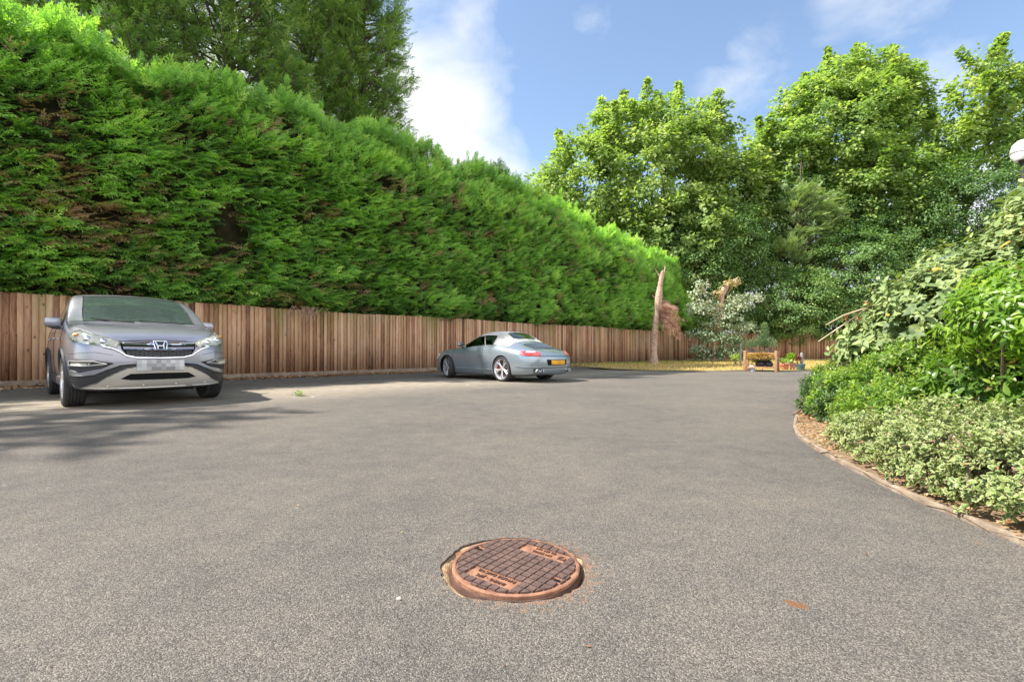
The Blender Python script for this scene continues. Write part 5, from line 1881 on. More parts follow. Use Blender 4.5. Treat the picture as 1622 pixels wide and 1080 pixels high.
G = (2.0, .03)
m_tail = pmat('tail_lamp_red', base=(.62, .03, .035), rough=.18, coat=.6, stops=[(.42, (.55, .02, .025)), (.62, (.82, .10, .10))], vscale=7)
m_clear = pmat('tail_lamp_clear', base=(.75, .55, .52), rough=.2, coat=.6)
tp = [(31, .665), (31, .735), (38, .775), (52, .785), (66, .752), (60, .70), (48, .668)]
for s in (1, -1):
    tl = C.decal('tail_lamp', [(s * a, z) for a, z in tp[::s]], cr, m_tail, .010, grid=G)
    C.decal('reversing_lens', [(s * a, z) for a, z in [(37, .735), (38, .768), (51, .776), (52, .742)][::s]], cr, m_clear, .014, parent=tl, grid=G)
# number plate in its recess
rec = C.decal('plate_recess', [(-22, .575), (22, .575), (20, .43), (-20, .43)], cr, m_gloss_black, .003, grid=G)
p0, n_ = cr(0, .50)
mb = MB()
mb.box((p0.x - .012, 0, .502), (.012, .52, .112), bevel=.004)
np_ = mb.build('number_plate', pmat('yellow_plate', rough=.5, stops=[(.4, (.62, .28, .01)), (.6, (.80, .44, .02))], vscale=7), conv)
# lower bumper dark insert, seam, exhausts
mb = MB()
C.line(mb, [(-66, .385), (-30, .37), (0, .37), (30, .37), (66, .385)], cr, .006, .001)
C.line(mb, [(-58, .66), (-30, .652), (0, .65), (30, .652), (58, .66)], cr, .005, -.001)
mb.build('bumper_seam', m_gloss_black, conv)
mb = MB()
C.line(mb, [(70, .40), (50, .388), (30, .385)], cr, .006, .004)
C.line(mb, [(-70, .40), (-50, .388), (-30, .385)], cr, .006, .004)
mb.build('bumper_ridge', m_por, conv)  # raised ridge in plain body paint above the seam
for s in (1, -1):
    for dy in (.0, .11):
        y = s * (.50 + dy)
        mb = MB()
        q_ = C.ray((-3.5, y, .30), (1, 0, 0))[0]
        M = Matrix.Translation((q_.x + .06, y, .295)) @ Matrix.Rotation(-math.pi / 2, 4, 'Y')
        mb.lathe([(.030, -.2), (.046, -.2), (.050, .09), (.046, .10), (.040, .09), (.038, -.1), (0, -.1)], 22, M)
        mb.build('exhaust_pipe', m_chrome, conv)
    C.decal('exhaust_cutout', [(s * a, z) for a, z in [(27, .35), (41, .35), (41, .245), (27, .245)][::s]], cr, m_gloss_black, .002, grid=G)
mb = MB()
mb.box((0, 0, .19), (3.6, 1.3, .06), bevel=.02)
mb.build('underbody', m_gloss_black, conv)


def ct(x, y):
    return C.top(x, y)


GT = (.05, .05)
# slatted air grille and rear glass
X0 = PL / 2
eg = C.decal('engine_grille', [(X0 - 3.62, .44), (X0 - 3.62, -.44), (X0 - 3.98, -.36), (X0 - 3.98, .36)], ct, m_gloss_black, .004, grid=GT)
mb = MB()
for k in range(5):
    x = X0 - 3.65 - .072 * k
    w = .43 - .08 * k / 4
    pts = [C.top(x, y, .012)[0] for y in np.linspace(-w, w, 9)]
    mb.tube(pts, .013, 6)
mb.build('grille_slat', m_por, eg)
m_rg = pmat('rear_glass', base=(.03, .035, .035), rough=.06, spec=.8, coat=.5)
rw = C.decal('rear_window', [(X0 - 2.99, .36), (X0 - 2.96, 0), (X0 - 2.99, -.36), (X0 - 3.27, -.43), (X0 - 3.33, -.3), (X0 - 3.33, .3), (X0 - 3.27, .43)], ct, m_rg, .006, grid=GT)
# spoiler gap, badge
mb = MB()
pts = [C.top(X0 - 4.06, y, 0)[0] for y in np.linspace(-.56, .56, 12)]
mb.tube(pts, .006, 5)
mb.build('spoiler_gap', m_gloss_black, conv)
cu = bpy.data.curves.new('script', 'FONT')
cu.body = 'Carrera S'
cu.size = .085
cu.shear = .25
cu.align_x = 'CENTER'
cu.extrude = .003
to = bpy.data.objects.new('script', cu)
tm = bpy.data.meshes.new_from_object(to)
bpy.data.objects.remove(to)
for vtx in tm.vertices:
    q, nn = C.top(X0 - 4.14 - .0 + vtx.co.y * .7, -vtx.co.x, .004 + vtx.co.z)
    vtx.co = q
link('badge_script', tm, m_chrome, conv)
# mirrors, handles, door inside, trims
for s in (1, -1):
    mb = MB()
    x = X0 - 1.72
    mb.ellipsoid((x, s * .955, .965), (.075, .115, .065), u=24, v=16)
    mb.tube([(x - .02, s * .80, .90), (x, s * .88, .915), (x, s * .93, .94)], [.03, .022, .025], 8)
    mi = mb.build('mirror', m_por, conv)
    mb = MB()
    mb.ellipsoid((x - .062, s * .96, .965), (.02, .09, .05))
    mb.build('mirror_glass', m_rg, mi)
    p, nn = C.side(X0 - 2.42, .68, s, .016)
    mb = MB()
    mb.box(p, (.17, .022, .03), bevel=.008)
    mb.ellipsoid(p + Vector((0, -s * .012, -.02)), (.07, .012, .03))
    mb.build('door_handle', m_por, C.panel[('door', s)])
    mb = MB()
    pts = [C.side(x_, .30, s, .004)[0] for x_ in np.linspace(X0 - 1.38, X0 - 2.88, 16)]
    mb.tube(pts, .022, 6)
    mb.build('sill', m_por, conv)
    # silver frame of the door glass
    mb = MB()
    pts = [C.side(x_, z_, s, .004)[0] for x_, z_ in [(X0 - 2.55, .915), (X0 - 2.48, 1.0), (X0 - 2.40, 1.10), (X0 - 2.34, 1.19)]]
    mb.tube(pts, .011, 5)
    mb.build('window_frame', m_silver, conv)
    # fuel/front lamp
    hl = []
    for k in range(14):
        a = 2 * math.pi * k / 14
        hl.append((s * (50 + 11 * math.cos(a)), .64 + .085 * math.sin(a)))
    C.decal('headlight', hl, lambda th, z: C.cyl(th, z, X0 - .95, True), m_reflector, .008, grid=(3, .03))
mb = MB()
mb.box((X0 - 1.75, 0, .78), (.4, 1.4, .18), bevel=.05)
mb.build('dashboard', m_dash, conv)
for y in (.36, -.36):
    mb = MB()
    mb.box((X0 - 2.35, y, .45), (.5, .48, .2), bevel=.06)
    mb.box((X0 - 2.62, y, .78), (.14, .46, .62), Matrix.Rotation(math.radians(-16), 3, 'Y'), bevel=.06)
    mb.ellipsoid((X0 - 2.70, y, 1.06), (.06, .13, .09))
    mb.build('seat', m_seat, conv)
mb = MB()
mb.box((X0 - 2.3, 0, .32), (2.0, 1.4, .08))
mb.build('cabin_floor', m_dash, conv)
for (sx, s, st, w_) in ((.95, 1, -.28, .235), (.95, -1, -.28, .235), (3.30, 1, 0, .285), (3.30, -1, 0, .285)):
    wheel(conv, (X0 - sx, s * (.755 if sx < 2 else .765), .325), .325, w_, .248, s, st, 'twin', caliper=(math.pi if sx < 2 else 0) + (0 if s > 0 else 0))
conv.rotation_euler = (0, 0, math.radians(134.4))
hd = Vector((math.cos(math.radians(134.4)), math.sin(math.radians(134.4)), 0))
conv.location = Vector((.36, 12.80, 0)) + hd * (3.30 - PL / 2)
# ------------------------------------------------------------------ manhole cover
m_iron = pmat('rusty_iron', rough=.75, stops=[(.28, (.12, .055, .034)), (.5, (.25, .118, .066)), (.72, (.37, .19, .105))], vscale=22, bump=.35, bscale=260)
m_pad = pmat('worn_iron_pads', rough=.55, metal=.25, stops=[(.3, (.085, .056, .05)), (.55, (.145, .09, .074)), (.75, (.23, .14, .10))], vscale=38, bump=.4, bscale=300)
m_rim = pmat('iron_rim', rough=.7, stops=[(.3, (.05, .026, .02)), (.6, (.10, .05, .034)), (.8, (.22, .11, .07))], vscale=14, bump=.4, bscale=220)
mh = empty('manhole_cover', MH, math.radians(143))
mh.location.z = .001
tag(mh, 'round rusty iron manhole cover with a grid of raised pads set in the asphalt', 'manhole cover')
Rr = MH_R
mb = MB()
mb.lathe([(0, .004), (Rr - .014, .004), (Rr - .013, .0075), (Rr - .003, .0075), (Rr, .005), (Rr + .001, -.042)], 96)
mb.build('lid', [m_iron], mh)
mb = MB()
mb.lathe([(Rr + .0015, -.006), (Rr + .006, -.007), (Rr + .009, -.018), (Rr + .010, -.042)], 96)
mb.build('frame', m_rim, mh)
pit, gapw = .0345, .0058
circ = [(math.cos(2 * math.pi * k / 64) * (Rr - .018), math.sin(2 * math.pi * k / 64) * (Rr - .018)) for k in range(64)]


def clip(poly, cl):
    out = poly
    for k in range(len(cl)):
        a, b_ = Vector(cl[k]), Vector(cl[(k + 1) % len(cl)])
        e = b_ - a
        inp, out = out, []
        for i in range(len(inp)):
            p, q = Vector(inp[i]), Vector(inp[(i + 1) % len(inp)])
            dp, dq = e.cross(p - a), e.cross(q - a)
            if dp >= 0: out.append(tuple(p))
            if (dp >= 0) != (dq >= 0):
                t_ = dp / (dp - dq)
                out.append(tuple(p.lerp(q, t_)))
        if not out: return []
    return out


mb = MB()
for i in range(-7, 7):
    for j in range(-7, 7):
        x0, x1 = i * pit + gapw / 2, (i + 1) * pit - gapw / 2
        y0, y1 = j * pit + gapw / 2, (j + 1) * pit - gapw / 2
        if j in (3, 4) and -3 <= i <= 2: continue       # near text strip
        if j in (-5, -4) and -4 <= i <= 1: continue      # far text strip
        if (i, j) in ((-6, 0), (5, -1)): continue         # key holes
        pl = clip([(x0, y0), (x1, y0), (x1, y1), (x0, y1)], circ)
        if len(pl) < 3: continue
        ar = abs(sum(pl[k][0] * pl[(k + 1) % len(pl)][1] - pl[(k + 1) % len(pl)][0] * pl[k][1] for k in range(len(pl)))) / 2
        if ar < 8e-5: continue
        mb.prism(pl, .003, .0115)
mb.build('tread_pads', m_pad, mh)
mb = MB()
for (i, j) in ((-6, 0), (5, -1)):
    mb.box(((i + .5) * pit, (j + .5) * pit, .005), (.024, .012, .004), bevel=.001)
mb.build('key_hole', m_gloss_black, mh)


def words3d(txt, x, y, size, parent, mat, rot=0.0, ext=.0022):
    cu = bpy.data.curves.new('lettering', 'FONT')
    cu.body = txt
    cu.size = size
    cu.extrude = ext
    cu.align_x = 'CENTER'
    cu.space_character = 1.15
    o = bpy.data.objects.new('lettering', cu)
    me = bpy.data.meshes.new_from_object(o)
    bpy.data.objects.remove(o)
    for v_ in me.vertices:
        v_.co = Vector((x + v_.co.x * .92, y + v_.co.y, .0055 + v_.co.z))
    return link('lettering', me, mat, parent)


# the lettering reads from the far side, so seen from here it is upside down
m_let = pmat('rust_letters', base=(.10, .045, .03), rough=.7)
words3d('RI96/98 DUCTIL', -.002, 3.17 * pit, .023, mh, m_let)
words3d('INVPG - JIPS', -.002, 4.12 * pit, .023, mh, m_let)
words3d('KM 55582', -.030, -4.05 * pit, .020, mh, m_let)
words3d('BS EN 124', -.030, -4.85 * pit, .020, mh, m_let)
mb = MB()
hx, hy = -3.35 * pit, -4.0 * pit
mb.tube([(hx - .014, hy + .010, .0065), (hx + .014, hy + .010, .0065), (hx + .014, hy - .006, .0065), (hx, hy - .018, .0065), (hx - .014, hy - .006, .0065), (hx - .014, hy + .010, .0065)], .0022, 5)
mb.tube([(hx - .009, hy + .005, .0065), (hx, hy - .006, .0065), (hx + .009, hy + .005, .0065)], .0018, 5)
mb.build('kite_mark', m_let, mh)

# small loose things on the asphalt
mb = MB()
c_ = ground(632, 950)
mb.ellipsoid((0, 0, .005), (.008, .006, .006), u=8, v=6)
o = mb.build('pebble', pmat('pale_stone', base=(.6, .57, .52), rough=.8, var=.2))
o.location = c_
tag(o, 'pale pebble lying on the asphalt near the manhole cover', 'pebble')
root = empty('weed', ground(474, 627))
tag(root, 'small green weed growing through the asphalt between the two cars', 'weed')
n = 90
az = RNG.uniform(0, 6.28, n)
rr = RNG.uniform(.0, .10, n)
pos = np.stack([np.cos(az) * rr, np.sin(az) * rr, RNG.uniform(.0, .09, n)], 1)
X = np.stack([np.cos(az), np.sin(az), RNG.uniform(.1, 1, n)], 1)
me = scatter('foliage', LEAFD, LEAFDF, pos, X, np.array([0, 0, 1.0]) + RNG.normal(0, .4, (n, 3)), RNG.uniform(.02, .05, n), np.clip(RNG.normal(.4, .15, n), 0, 1))
link('foliage', me, m_syc, root)

# ------------------------------------------------------------------ garden things at the far side
# snapped dead trunk with a clump of dried foliage
dt = empty('dead_tree', ground(1036, 580.5) + Vector((0, 0, .05)))
tag(dt, 'bare snapped dead trunk leaning on the lawn edge before the hedge', 'dead tree')
k_ = 24 / 752
pts, rad = [], []
for (px, py, w) in [(1036, 582, 6.4), (1035.5, 560, 5.6), (1036, 540, 5.4), (1038.5, 515, 5.2), (1042, 492, 5.0), (1043, 475, 5.4), (1045, 455, 4.6), (1048, 440, 4.0), (1050.5, 430, 3.0)]:
    p = at(px, py, dt.location.y) - dt.location
    pts.append((p.x, RNG.normal(0, .03), p.z - .0)); rad.append(w * k_ * .95)
mb = MB()
P2 = smooth_line([Vector(p) for p in pts], .25)
r2 = np.interp(np.linspace(0, 1, len(P2)), np.linspace(0, 1, len(rad)), rad) * (1 + RNG.normal(0, .11, len(P2)))
mb.tube(P2, list(r2), 12)
for q in range(5):
    b0 = Vector(pts[-1]) + Vector((RNG.normal(0, .04), RNG.normal(0, .04), -.15))
    mb.tube([b0, b0 + Vector((RNG.normal(.04, .04), 0, .28 + .12 * q * .5))], [.045, .004], 5)
for (i, dx, dz) in ((4, -.25, .12), (5, -.3, .25), (7, -.3, .5), (3, -.2, .1)):
    b0 = Vector(pts[i])
    mb.tube([b0, b0 + Vector((dx * .5, .05, dz * .4)), b0 + Vector((dx, .1, dz))], [.04, .022, .006], 5)
mb.build('trunk', m_pale_bark, dt)
m_dry = leafmat('dried_foliage', [(0, (.30, .14, .10)), (.5, (.58, .33, .24)), (1, (.76, .54, .42))], trans=.2, rough=.8)
Pp, Xx, Uu = [], [], []
mb = MB()
for k in range(46):
    st = at(1044, 490 + RNG.uniform(-18, 25), dt.location.y) - dt.location
    e = at(RNG.uniform(1052, 1077), 482 + RNG.uniform(0, 48) * 1.0, dt.location.y + RNG.normal(0, .4)) - dt.location
    mid = (st + e) / 2 + Vector((0, 0, .22))
    mb.tube([st, mid, e], [.016, .010, .004], 4)
    for s in np.linspace(.35, 1, 9):
        p = st * (1 - s) ** 2 + mid * 2 * s * (1 - s) + e * s * s
        Pp.append(np.array(p) + RNG.normal(0, .05, 3)); Xx.append(np.array((e - st).normalized()) * .6 + np.array([0, 0, -.7]) + RNG.normal(0, .25, 3)); Uu.append(np.array([0, -.5, .5]) + RNG.normal(0, .5, 3))
mb.build('twig', m_pale_bark, dt)
n = len(Pp)
multi_scatter('dried_foliage', dt, m_dry, np.array(Pp), np.array(Xx), np.array(Uu), RNG.uniform(.22, .36, n), np.clip(RNG.normal(.5, .22, n), 0, 1), np.zeros(n))

# pale variegated little tree
m_pale = leafmat('pale_variegated', [(0, (.08, .14, .07)), (.4, (.19, .27, .15)), (.75, (.36, .41, .30)), (1, (.56, .57, .46))], dry=(.50, .38, .20), trans=.25, rough=.6)
vtree = empty('variegated_tree', ground(1130, 574.5) * 1.0)
vtree.location = Vector((at(1130, 574, 28.6).x, 28.6, .06))
tag(vtree, 'small pale variegated tree in tiers with a broken bare top before the far fence', 'tree')
b0 = Vector(vtree.location)
mb = MB()
tk = [at(a, b_, 28.6) - b0 for a, b_ in ((1130, 578), (1131, 545), (1137, 520), (1141, 490), (1143, 470), (1147, 455))]
mb.tube(tk, [.16, .13, .11, .13, .15, .13], 9)
mb.tube([tk[4], at(1155, 450, 28.6) - b0, at(1168, 441, 28.5) - b0], [.11, .09, .06], 7)
mb.tube([tk[2], at(1125, 490, 28.6) - b0, at(1112, 452, 28.6) - b0], [.05, .035, .015], 6)
Pp, Xx, Uu, Vv, Dd = [], [], [], [], []
tiers = [(1112, 448, 9, 9, .8, 30, 0), (1104, 462, 10, 6, .85, 30, 0), (1113, 482, 22, 13, .80, 170, 0), (1105, 490, 16, 8, .7, 60, 0), (1165, 482, 24, 10, .72, 150, 0), (1180, 470, 26, 6, .85, 110, 0), (1150, 497, 24, 12, .62, 120, 0), (1175, 516, 22, 6, .75, 90, 0), (1135, 512, 26, 10, .60, 110, .1), (1115, 527, 24, 6, .5, 90, 0), (1140, 532, 34, 13, .42, 190, 0), (1110, 552, 16, 5, .65, 60, 0), (1150, 552, 26, 12, .40, 140, 0), (1172, 540, 16, 8, .45, 60, 0), (1138, 462, 6, 8, .6, 40, .9), (1160, 446, 12, 6, .7, 60, .9), (1125, 562, 24, 8, .3, 70, 0), (1133, 520, 10, 6, .5, 30, 1)]
for (px, py, rx, ry, vb, cnt, dd) in tiers:
    c_ = at(px, py, 28.6) - b0
    mb.tube([tk[2] if py > 505 else tk[3], (tk[2] + c_) / 2 + Vector((0, 0, .1)), c_], [.035, .022, .01], 5)
    for q in range(cnt):
        th_, s = RNG.uniform(0, 6.28), RNG.uniform(0, 1) ** .5
        k_ = 28.6 / 752
        d_ = np.array([math.cos(th_) * s * rx * k_, math.sin(th_) * s * rx * k_ * .8, RNG.normal(0, .5) * ry * k_ * (1.1 - s * .6) - s * s * ry * k_ * .5])
        Pp.append(np.array(c_) + d_)
        Xx.append(np.array([math.cos(th_), math.sin(th_), -.25 - .3 * s]) + RNG.normal(0, .35, 3)); Uu.append(np.array([0, -.25, 1]) + RNG.normal(0, .4, 3)); Vv.append(np.clip(vb - .06 + RNG.normal(0, .2), 0, 1)); Dd.append(dd * RNG.uniform(.6, 1))
mb.build('trunk', m_pale_bark, vtree)
n = len(Pp)
Pp, Xx, Uu, Vv, Dd = map(np.array, (Pp, Xx, Uu, Vv, Dd))
rep = 4
Pp = np.repeat(Pp, rep, 0) + RNG.normal(0, .11, (n * rep, 3)); Xx = np.repeat(Xx, rep, 0) + RNG.normal(0, .4, (n * rep, 3)); Uu = np.repeat(Uu, rep, 0) + RNG.normal(0, .3, (n * rep, 3)); Vv = np.clip(np.repeat(Vv, rep) + RNG.normal(0, .1, n * rep), 0, 1); Dd = np.repeat(Dd, rep)
me = scatter('crown', LEAFD, LEAFDF, Pp, Xx, Uu, RNG.uniform(.09, .17, n * rep), Vv, Dd)
link('crown', me, m_pale, vtree)

# raised timber planter
m_wood = pmat('planter_wood', rough=.8, stops=[(.3, (.26, .13, .06)), (.6, (.42, .24, .12)), (.8, (.52, .34, .19))], vscale=9, bump=.4, bscale=60)
plr = empty('raised_planter', ground(1206, 588))
tag(plr, 'raised wooden planter trough on four legs at the lawn edge', 'planter')
HW, HD = .53, .26
for sx in (-1, 1):
    for sy in (-1, 1):
        mb = MB()
        mb.box((sx * HW, sy * HD, .40), (.085, .085, .80), bevel=.006)
        mb.build('leg', m_wood, plr)
mb = MB()
for k in range(3):
    z = .50 + .092 * k
    for sy in (-1, 1):
        mb.box((0, sy * (HD - .002), z), (2 * HW - .09, .022, .085), bevel=.004)
    for sx in (-1, 1):
        mb.box((sx * (HW - .002), 0, z), (.022, 2 * HD - .09, .085), bevel=.004)
mb.box((0, 0, .47), (2 * HW - .05, 2 * HD - .05, .02))
mb.build('trough', m_wood, plr)
mb = MB()
for k in range(4):
    mb.box((0, -HD + .065 + .13 * k, .17), (2 * HW - .09, .10, .022), bevel=.003)
for sy in (-1, 1):
    mb.box((0, sy * HD, .15), (2 * HW - .09, .03, .05), bevel=.003)
mb.build('shelf', m_wood, plr)
mb = MB()
for sy in (-1, 1):
    mb.box((0, sy * (HD - .03), .765), (2 * HW - .1, .05, .035), bevel=.01)
mb.box((0, 0, .735), (2 * HW - .1, 2 * HD - .08, .03))
mb.build('liner', m_black, plr)
m_straw = leafmat('straw', [(0, (.36, .20, .06)), (.5, (.55, .36, .12)), (1, (.50, .48, .10))], trans=.15, rough=.9)


def tuft(name, loc, mat, label, cat, n, rx, rz, lf, up=.6, seed=1, group=None, pot=None, vb=.5, ry=None, zoff=0.0, T=LEAFD, TF=LEAFDF, stalks=0):
    rg = np.random.default_rng(seed)
    root = empty(name, loc)
    tag(root, label, cat, group)
    th_ = rg.uniform(0, 6.28, n); s = rg.uniform(0, 1, n) ** .6
    ph = np.arccos(rg.uniform(-.2, 1, n))
    ry = ry or rx
    pos = np.stack([np.cos(th_) * np.sin(ph) * rx * s, np.sin(th_) * np.sin(ph) * ry * s, zoff + rz * .45 + np.cos(ph) * rz * .6 * s], 1)
    X = np.stack([np.cos(th_) * np.sin(ph), np.sin(th_) * np.sin(ph), np.cos(ph) * .7 + up], 1) + rg.normal(0, .35, (n, 3))
    me = scatter('foliage', T, TF, pos, X, np.array([0, 0, 1.0]) + rg.normal(0, .6, (n, 3)), rg.uniform(.7, 1.3, n) * lf, np.clip(vb + rg.normal(0, .17, n), 0, 1))
    link('foliage', me, mat, root)
    mb = MB()
    for k in range(7 + stalks):
        q = pos[rg.integers(0, n)]
        mb.tube([(q[0] * .15, q[1] * .15, -.03), (q[0] * .6, q[1] * .6, q[2] * .6), tuple(q)], [.010, .007, .003], 4)
    mb.build('stem', m_twig, root)
    return root


PA = math.radians(-37)
plr.rotation_euler = (0, 0, PA)
pb = Vector(plr.location)


def PR(dx, dy, dz):
    return pb + Matrix.Rotation(PA, 3, 'Z') @ Vector((dx, dy, dz))

THIN = [(0, -.06, 0), (.5, -.07, .02), (1, 0, -.08), (.5, .07, .02)]
_t = tuft('straw_mulch', PR(0, -.27, .46), m_straw, 'shaggy straw and dry stems hanging over the front of the wooden planter', 'plant', 2400, .50, .26, .09, up=-.4, seed=3, ry=.08, T=THIN, TF=[(0, 1, 2, 3)], zoff=-.02)
_t.rotation_euler = (0, 0, PA)
m_spr = leafmat('blue_green_needles', [(0, (.06, .12, .07)), (.5, (.15, .24, .13)), (1, (.30, .40, .20))], trans=.25, rough=.6)
for k, (dx, h, r, nn, lb) in enumerate([(-.32, .45, .17, 330, 'low feathery green plant in the planter beside tall bare stalks'), (-.02, .62, .20, 500, 'bushy blue green plant in the middle of the planter'), (.30, .50, .18, 360, 'feathery green plant at the planter end beside the terracotta pot'), (.12, 1.30, .10, 0, '')]):
    if nn:
        tuft('planter_plant', PR(dx, 0, .74), m_spr, lb, 'plant', nn, r * 1.25, h, .11, up=.9, seed=70 + k, T=THIN, TF=[(0, 1, 2, 3)], group=None, stalks=6 if k == 0 else 0)
# slim young conifer rising from the planter
root = empty('young_spruce', PR(.10, .05, .74))
tag(root, 'slim young spruce rising high out of the wooden planter', 'plant')
n = 900
t_ = RNG.uniform(0, 1, n)
th_ = RNG.uniform(0, 6.28, n)
rr = .16 * np.sqrt(np.clip(1 - t_, 0, 1)) * (.75 + .6 * (np.abs(t_ - .75) < .2)) * RNG.uniform(.3, 1, n)
pos = np.stack([np.cos(th_) * rr, np.sin(th_) * rr, .15 + t_ * .92], 1)
X = np.stack([np.cos(th_), np.sin(th_), .9 + 0 * th_], 1) + RNG.normal(0, .3, (n, 3))
me = scatter('foliage', THIN, [(0, 1, 2, 3)], pos, X, np.array([0, 0, 1.0]) + RNG.normal(0, .6, (n, 3)), RNG.uniform(.07, .14, n), np.clip(.35 + .4 * t_ + RNG.normal(0, .12, n), 0, 1))
link('foliage', me, m_spr, root)
mb = MB()
mb.tube([(0, 0, -.05), (0, 0, 1.0)], [.018, .005], 6)
mb.build('trunk', m_bark, root)

# pots
m_terra = pmat('terracotta', rough=.85, stops=[(.35, (.36, .12, .06)), (.6, (.48, .18, .09)), (.8, (.58, .30, .20))], vscale=10)
m_terra2 = pmat('pale_terracotta', rough=.85, stops=[(.35, (.42, .20, .13)), (.6, (.52, .28, .20)), (.8, (.60, .40, .31))], vscale=10)
m_green = pmat('green_glaze', base=(.06, .12, .11), rough=.45, var=.3)
m_psoil = pmat('potting_soil', base=(.04, .028, .02), rough=1)


def pot(name, loc, r, h, mat, label, square=False):
    root = empty(name, loc)
    tag(root, label, 'plant pot')
    mb = MB()
    if square:
        for a, b_, z0, z1 in ((r * .86, r * .95, 0, h - .05), (r * 1.04, r * 1.04, h - .05, h)):
            bm = mb.bm
            lo = [bm.verts.new((sx * a, sy * a, z0)) for sx, sy in ((-1, -1), (1, -1), (1, 1), (-1, 1))]
            hi = [bm.verts.new((sx * b_, sy * b_, z1)) for sx, sy in ((-1, -1), (1, -1), (1, 1), (-1, 1))]
            bm.faces.new(lo[::-1])
            for k in range(4): bm.faces.new((lo[k], lo[(k + 1) % 4], hi[(k + 1) % 4], hi[k]))
            bm.faces.new(hi)
    else:
        mb.lathe([(0, 0), (r * .70, 0), (r * .72, .01), (r * .92, h - .055), (r * 1.0, h - .055), (r * 1.02, h - .01), (r, h), (r * .9, h), (r * .88, h - .03), (0, h - .03)], 32)
    mb.build('body', mat, root)
    mb = MB()
    if square: mb.box((0, 0, h + .004), (r * 1.7, r * 1.7, .01))
    else: mb.lathe([(0, h - .018), (r * .885, h - .02)], 24)
    mb.build('soil', m_psoil, root)
    return root


k18 = 18.2
loc = lambda px, py: ground(px, py) + Vector((0, 0, .0))
p1 = loc(1241.5, 586.3); pot('plant_pot', p1, .20, .26, m_terra, 'round orange terracotta pot beside the wooden planter')
tuft('pot_plant', p1 + Vector((0, 0, .24)), m_syc, 'low leafy green plant in the round orange terracotta pot', 'plant', 160, .24, .18, .10, seed=81, vb=.5)
p2 = loc(1254.6, 585.8) + Vector((0, .05, 0)); pot('plant_pot', p2, .155, .28, m_terra2, 'square pale terracotta pot between the round and the green pot', True)
tuft('pot_plant', p2 + Vector((0, 0, .28)), m_lau, 'bright lime green bushy plant in the square terracotta pot', 'plant', 320, .19, .36, .085, seed=82, vb=.75)
p3 = loc(1268.5, 586.8); pot('plant_pot', p3, .17, .27, m_green, 'dark green glazed pot at the end of the row of pots')
m_redlf = leafmat('reddish_leaves', [(0, (.12, .04, .03)), (.5, (.26, .11, .09)), (1, (.38, .22, .16))], trans=.2)
tuft('pot_plant', p3 + Vector((-.10, .03, .25)), m_redlf, 'reddish plant leaning in the dark green pot', 'plant', 110, .10, .36, .08, seed=83)
mb = MB()
mb.lathe([(.055, -.2), (.06, .1), (.058, .34), (.05, .40), (.02, .415), (0, .415)], 16)
st_ = mb.build('stone_post', pmat('grey_stone', rough=.9, stops=[(.3, (.16, .18, .17)), (.7, (.36, .37, .34))], vscale=20, bump=.5))
st_.location = p3 + Vector((.05, .02, .30))
tag(st_, 'slim grey stone post standing up out of the dark green pot', 'post')
p4 = loc(1170.5, 584.0); pot('plant_pot', p4, .10, .13, m_terra2, 'small pale pot on the grass left of the planter legs, smallest of the pots'.replace('left of', 'outside'))
p5 = loc(1178, 584.2); pot('plant_pot', p5, .09, .15, m_terra, 'small orange terracotta pot against the planter leg')
p6 = loc(1165, 580.5); pot('plant_pot', p6, .10, .16, m_black, 'small black nursery pot with a leafy plant at the lawn edge')
tuft('pot_plant', p6 + Vector((0, 0, .15)), m_syc, 'leafy green plant in the small black nursery pot', 'plant', 170, .20, .48, .10, seed=84, vb=.62)
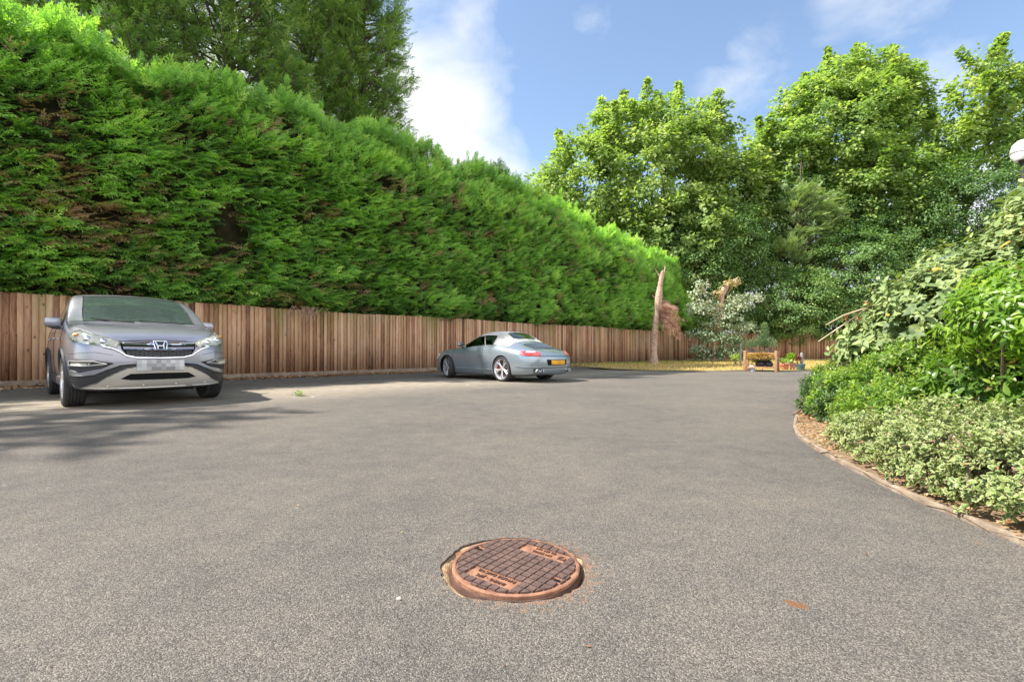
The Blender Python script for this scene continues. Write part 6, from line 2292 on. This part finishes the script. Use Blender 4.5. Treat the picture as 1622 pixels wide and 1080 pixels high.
# things stored under the planter
mb = MB()
mb.lathe([(0, 0), (.10, 0), (.10, .20), (.085, .23), (.04, .235), (0, .235)], 24)
mb.tube([(.09, 0, .06), (.19, 0, .14), (.26, 0, .26)], [.022, .018, .014], 8)
mb.tube([(.26, 0, .26), (.285, 0, .285)], [.02, .035], 10)
mb.tube([(-.09, 0, .05), (-.17, 0, .14), (-.12, 0, .25), (0, 0, .27), (.07, 0, .23)], .010, 6)
wc = mb.build('watering_can', pmat('pale_plastic', base=(.52, .56, .58), rough=.45))
wc.location = PR(-.30, -.12, 0); wc.rotation_euler = (0, 0, .5)
tag(wc, 'pale grey watering can standing under the wooden planter', 'watering can')
for k, (dx, s, lb) in enumerate([(-.02, .22, 'wide dark plastic bag of compost slumped on the planter shelf'), (.26, .18, 'narrow dark plastic bag of compost on the planter shelf, nearest the pots')]):
    mb = MB()
    mb.ellipsoid((0, 0, .10), (s * .8, .13, .13), u=18, v=12)
    mb.bm.verts.ensure_lookup_table()
    for vv_ in mb.bm.verts:
        vv_.co += Vector(RNG.normal(0, .012, 3))
        if vv_.co.z < .01: vv_.co.z = .01
    mb.tube([(0, 0, .2), (.02, 0, .27)], [.05, .02], 8)
    o = mb.build('compost_bag', pmat('dark_bag', base=(.05, .045, .05), rough=.5))
    o.location = PR(dx, -.03, .175)
    o.rotation_euler = (0, 0, PA)
    tag(o, lb, 'bag')
_t = tuft('pot_plant', PR(0, .1, .18), m_syc, 'trailing green plant on the back of the planter shelf', 'plant', 150, .34, .30, .09, seed=85, ry=.12, vb=.6)
_t.rotation_euler = (0, 0, PA)
# thin post behind
mb = MB()
mb.tube([(0, 0, -.1), (0, 0, 1.05)], [.04, .035], 8)
o = mb.build('garden_stake', pmat('grey_stake', base=(.30, .31, .30), rough=.8, var=.2))
o.location = at(1173, 578, 22.5).xy.to_3d() + Vector((0, 0, .08))
tag(o, 'short grey stake in the grass before the far fence behind the planter', 'stake')

# lamp on a slim pole standing behind the tall felty shrub
lp = empty('lamp_post', (7.0, 6.5, 0))
tag(lp, 'slim dark lamp post with a white dome lantern above the felty leaved shrub', 'lamp post')
mb = MB()
mb.lathe([(.06, -.1), (.06, .5), (.032, .55), (.028, 3.36), (.05, 3.38), (.05, 3.42), (0, 3.42)], 14)
mb.build('pole', m_black, lp)
mb = MB()
mb.lathe([(0, 3.40), (.09, 3.40), (.125, 3.46), (.13, 3.54), (.11, 3.62), (.06, 3.67), (0, 3.685)], 28)
mb.build('lantern', pmat('opal_white', base=(.82, .82, .80), rough=.3), lp)
mb = MB()
mb.lathe([(.128, 3.50), (.136, 3.505), (.136, 3.525), (.128, 3.53)], 28)
mb.build('lantern_band', m_silver, lp)
